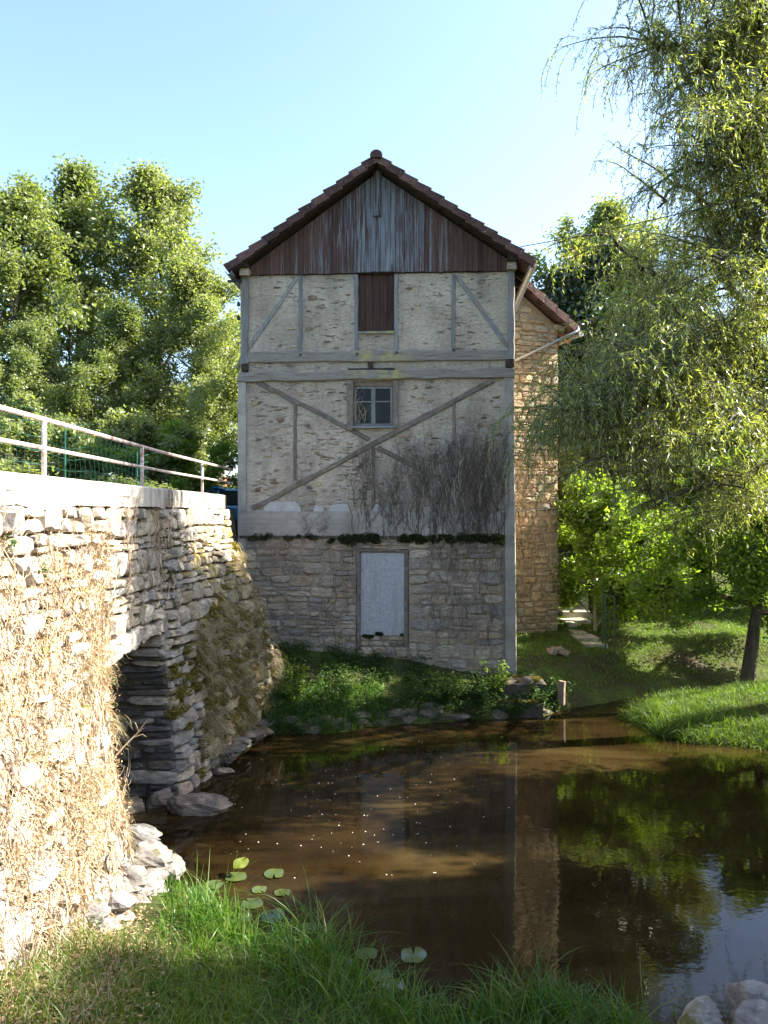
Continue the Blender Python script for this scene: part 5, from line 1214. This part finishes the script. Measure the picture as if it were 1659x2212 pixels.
# long grass on the near bank
p = ground_pts(rng, 46000, -2.6, 5, 3.2, 8.4, lambda x, y, ds: (ds > -.12) & (ds < 2.6) & ((x < 1.95) | (rng.random(len(x)) < .05)) & (fbm(x * 1.6, y * 1.6, 7, 3) > -.08) & (x > -2.35 + .25 * (8.2 - y)))
k = rng.random(len(p)) < .5; p = p[k]; tall = shore_dist(p[:, 0], p[:, 1]) < .7
V, F = blades(rng, p[tall], .22 + .75 * vnoise(p[tall][:, 0] * 1.8, p[tall][:, 1] * 1.8, 12) ** 1.5, .0062, 6, .75, .25); tag(part('reed_grass', V, F, M['grass_long'], kind='stuff'), 'long arching green grass at the edge of the near bank', 'grass')
V, F = blades(rng, p[~tall], .18 + .3 * vnoise(p[~tall][:, 0] * 1.8, p[~tall][:, 1] * 1.8, 14), .0045, 4, .75, .35); tag(part('bank_grass', V, F, M['grass_long'], kind='stuff'), 'green grass covering the near bank at the bottom of the picture', 'grass')
p = ground_pts(rng, 9000, -3.0, .4, 2.8, 6.6, lambda x, y, ds: (x < -1.1 + rng.normal(0, .4, len(x))) & (ds > .2) & (x < -1.75)); V, F = blades(rng, p, .2, .0035, 4, .7, .4); tag(part('pale_grass', V, F, M['grass_dry'], kind='stuff'), 'dry pale grass in the sun at the bottom left', 'grass')
p = ground_pts(rng, 9000, -3.0, .4, 2.8, 6.6, lambda x, y, ds: (x < -1.0) & (ds > .2)); V, F = blades(rng, p, .26, .005, 4, .7, .4); tag(part('green_tufts', V, F, M['grass_lawn'], kind='stuff'), 'bright green blades among the dry grass at the bottom left', 'grass')
p = ground_pts(rng, 16000, -3.0, -1.0, 3.2, 7.6, lambda x, y, ds: (ds > .15) & (x < -1.75 - .28 * (y - 5) + rng.normal(0, .22, len(x)))); n = len(p)
A = unit(rng, n) * rng.uniform(.012, .03, n)[:, None]; A[:, 2] *= .4; S = np.cross(A, unit(rng, n) * .5 + np.array([0, 0, 1.])); S = S / (np.linalg.norm(S, axis=1)[:, None] + 1e-9) * rng.uniform(.005, .013, n)[:, None]; p[:, 2] += .01 + .05 * rng.random(n)
tag(part('leaf_litter', *leaf_quads(p, A, S), M['dead_leaf'], kind='stuff'), 'dry leaf litter on the sunny foot of the near wall', 'litter')
# right mound and far bank
p = ground_pts(rng, 60000, 4.6, 12, 13.0, 19, lambda x, y, ds: (ds > -.05) & (y < 17.0 + (x - 6) * .5)); V, F = blades(rng, p, .13 + .16 * vnoise(p[:, 0] * 1.7, p[:, 1] * 2.3, 5), .0042, 2, .7, .4); tag(part('mound_grass', V, F, M['grass_lawn'], kind='stuff'), 'sunlit grass on the right bank beside the pool', 'grass')
p = ground_pts(rng, 12000, 4.6, 9, 13.0, 16.5, lambda x, y, ds: (ds > -.1) & (ds < .6)); V, F = blades(rng, p, .18 + .48 * vnoise(p[:, 0] * 2.1, p[:, 1] * 2.1, 8), .0045, 3, .9, .4); tag(part('shore_grass', V, F, M['grass_lawn'], kind='stuff'), 'long grass hanging over the water at the right bank', 'grass')
p = ground_pts(rng, 60000, 2.9, 12, 16.3, 26, lambda x, y, ds: (ds > .3) & (y > 17.0 + (x - 6) * .5) & (fbm(x * .9, y * .9, 31, 3) > -.14)); V, F = blades(rng, p, .11, .006, 2, .6, .4); tag(part('lawn', V, F, M['grass_lawn'], kind='stuff'), 'short shaded grass on the bank behind the stream', 'grass')
p = ground_pts(rng, 3000, -2.2, 3.8, 14.2, 16.6, lambda x, y, ds: (ds > -.02) & (fbm(x * 1.4, y * 1.4, 41, 3) > -.12)); p[:, 2] += rng.random(len(p)) * .18
tag(part('nettles', *leaf_clumps(rng, p, 10, .13, .030), M['leaf_nettle'], kind='stuff'), 'dark green nettles and ivy covering the bank below the mill', 'plants')
V, F = blades(rng, ground_pts(rng, 5000, -2.2, 0, 14.2, 16, lambda x, y, ds: (ds > -.05) & (ds < .9)), .3, .006, 3, .8, .4); tag(part('hanging_grass', V, F, M['grass_long'], kind='stuff'), 'dark grass hanging to the water left of the edging stones', 'grass')
for (x, y, d, h, lb) in ((1075, 1450, 15.9, .75, 'leafy green weed standing against the foot of the concrete pillar'), (1040, 1490, 15.6, .55, 'leafy weed on the bank left of the pillar foot'), (960, 1500, 15.5, .5, 'weed on the bank below the doorway'), (1205, 1520, 16.1, .5, 'bushy weed at the water edge beside the stump'), (640, 1470, 15.0, .7, 'pale leafy weed at the left end of the mill bank'), (1165, 1470, 15.75, .5, 'weed growing over the right end of the concrete step'), (1110, 1525, 15.4, .4, 'weed hanging over the water below the concrete step')):
    q = P(x, y, d); z0 = max(0.05, float(H(q[0], q[1]))); t = thing('weed', (q[0], q[1], z0), lb, 'plant', 'weeds on the mill bank'); b = MB(); ps_ = []
    for _ in range(7):
        e = np.array([q[0], q[1], z0]) + np.array([rng.normal(0, .16), rng.normal(0, .12), h * rng.uniform(.5, 1.1)]); b.add(*tube([(q[0], q[1], z0 - .05), (np.array([q[0], q[1], z0]) * .45 + e * .55), e], [.007, .006, .003], 4, False)); ps_ += [np.array([q[0], q[1], z0]) * (1 - f) + e * f for f in (.4, .6, .8, 1.0)]
    b.build('stem', M['leaf_nettle'], t); part('leaves', *leaf_clumps(rng, ps_, 16, .10, .038), M['leaf_shrub'] if h > .6 else M['leaf_nettle'], t)
# big-leaved plant at the bottom left
q = P(190, 2175, 4.55); t = thing('dock_plant', (q[0], q[1], float(H(q[0], q[1]))), 'broad-leaved green plant in the sunny grass at the bottom left', 'plant')
for k in range(9):
    a = k * 2.4; L = rng.uniform(.08, .13); c0 = np.array([q[0], q[1], float(H(q[0], q[1])) + rng.uniform(.1, .22)]); d = np.array([math.cos(a), math.sin(a), .25]); s_ = np.array([-math.sin(a), math.cos(a), 0]); V = []
    for i, f in enumerate(np.linspace(0, 1, 6)):
        c = c0 + d * L * f + np.array([0, 0, -.06 * f * f]); w = L * .38 * math.sin(math.pi * min(1, f * .85 + .12)); V += [c - s_ * w + np.array([0, 0, .012]), c, c + s_ * w + np.array([0, 0, .012])]
    part('leaf', V, grid_faces(6, 3), M['leaf_shrub'], t, smooth=True)

# ------------------------------------------------------------------ on the water
rng = np.random.default_rng(111)
def pad(q, r, tilt, label, m, group, lift=0.0):
    n = 22; a0 = rng.uniform(0, 6.28); V = [(0, 0, 0)]; r *= .8
    for rr_ in (.55, 1.0):
        for i in range(n): a = a0 + .16 + (2 * math.pi - .32) * i / (n - 1); e = 1 + .05 * math.sin(a * 5 + a0); V.append((math.cos(a) * r * rr_ * e, math.sin(a) * r * rr_ * e * .95, .006 * math.sin(3 * a) * rr_))
    F = [(0, 1 + i, 2 + i) for i in range(n - 1)] + [(1 + i, 1 + n + i, 2 + n + i, 2 + i) for i in range(n - 1)]
    V = np.array(V); V[:, 2] += V[:, 1] * tilt + V[:, 0] * tilt * .4
    V = V + np.array([q[0], q[1], .012 + lift + abs(tilt) * r]); top = len(V); V = np.concatenate([V, V - np.array([0, 0, .004])]); F = F + [tuple(i + top for i in f_[::-1]) for f_ in F]
    tag(part('lily_pad', V, F, M[m], smooth=True), label, 'lily pad', group)
q = PW(520, 1868, .12); pad(q, .11, .35, 'bright yellow-green lily pad raised above the water', 'lily_bright', 'lily pads on the pool', .1)
for (x, y, r, lb) in ((510, 1896, .15, 'lily pad just below the bright raised one'), (592, 1890, .14, 'lily pad farthest right of those near the wall'), (792, 2062, .13, 'round lily pad lying alone beside the grass, left of a pair'), (893, 2068, .15, 'round lily pad lying alone beside the grass, right of a pair')):
    pad(PW(x, y), r, rng.uniform(.0, .12), lb, 'lily', 'lily pads on the pool')
for (x, y, r, lb) in ((430, 1925, .14, 'lily pad closest to the footing stones of the wall'), (462, 1915, .12, 'small lily pad left of the one below the bright raised pad'), (545, 1955, .14, 'lily pad in the middle of the cluster, behind the tall grass'), (590, 1985, .15, 'large lily pad low in the cluster, partly behind grass blades'),
    (520, 1990, .14, 'lily pad lowest in the left cluster, against the grass'), (610, 1930, .11, 'smallest lily pad at the right end of the left cluster'), (560, 1925, .1, 'small lily pad between the bright raised one and the rightmost one'), (660, 2010, .13, 'lily pad alone between the left cluster and the pair'),
    (735, 2090, .14, 'dark lily pad in the grass below the left pad of the pair'), (820, 2110, .13, 'dark lily pad in the grass between and below the pair'), (850, 2135, .12, 'dark lily pad nearest the bottom edge of the picture')): pad(PW(x, y), r, rng.uniform(.0, .18), lb, 'lily', 'lily pads on the pool')
b = MB()
for _ in range(120):
    x = rng.normal(760, 190); y = rng.normal(1740, 80)
    if not (480 < x < 1120 and 1600 < y < 1900): continue
    q = PW(x, y); r = rng.uniform(.004, .011); an = np.arange(6) / 6 * 6.283; b.add(np.concatenate([np.stack([q[0] + np.cos(an) * r, q[1] + np.sin(an) * r, 0 * an + .004], 1), [[q[0], q[1], .004 + r * .6]]]), [(i, (i + 1) % 6, 6) for i in range(6)])
tag(b.build('foam_specks', M['foam'], kind='stuff'), 'tiny white specks of foam drifting on the brown pool', 'foam')
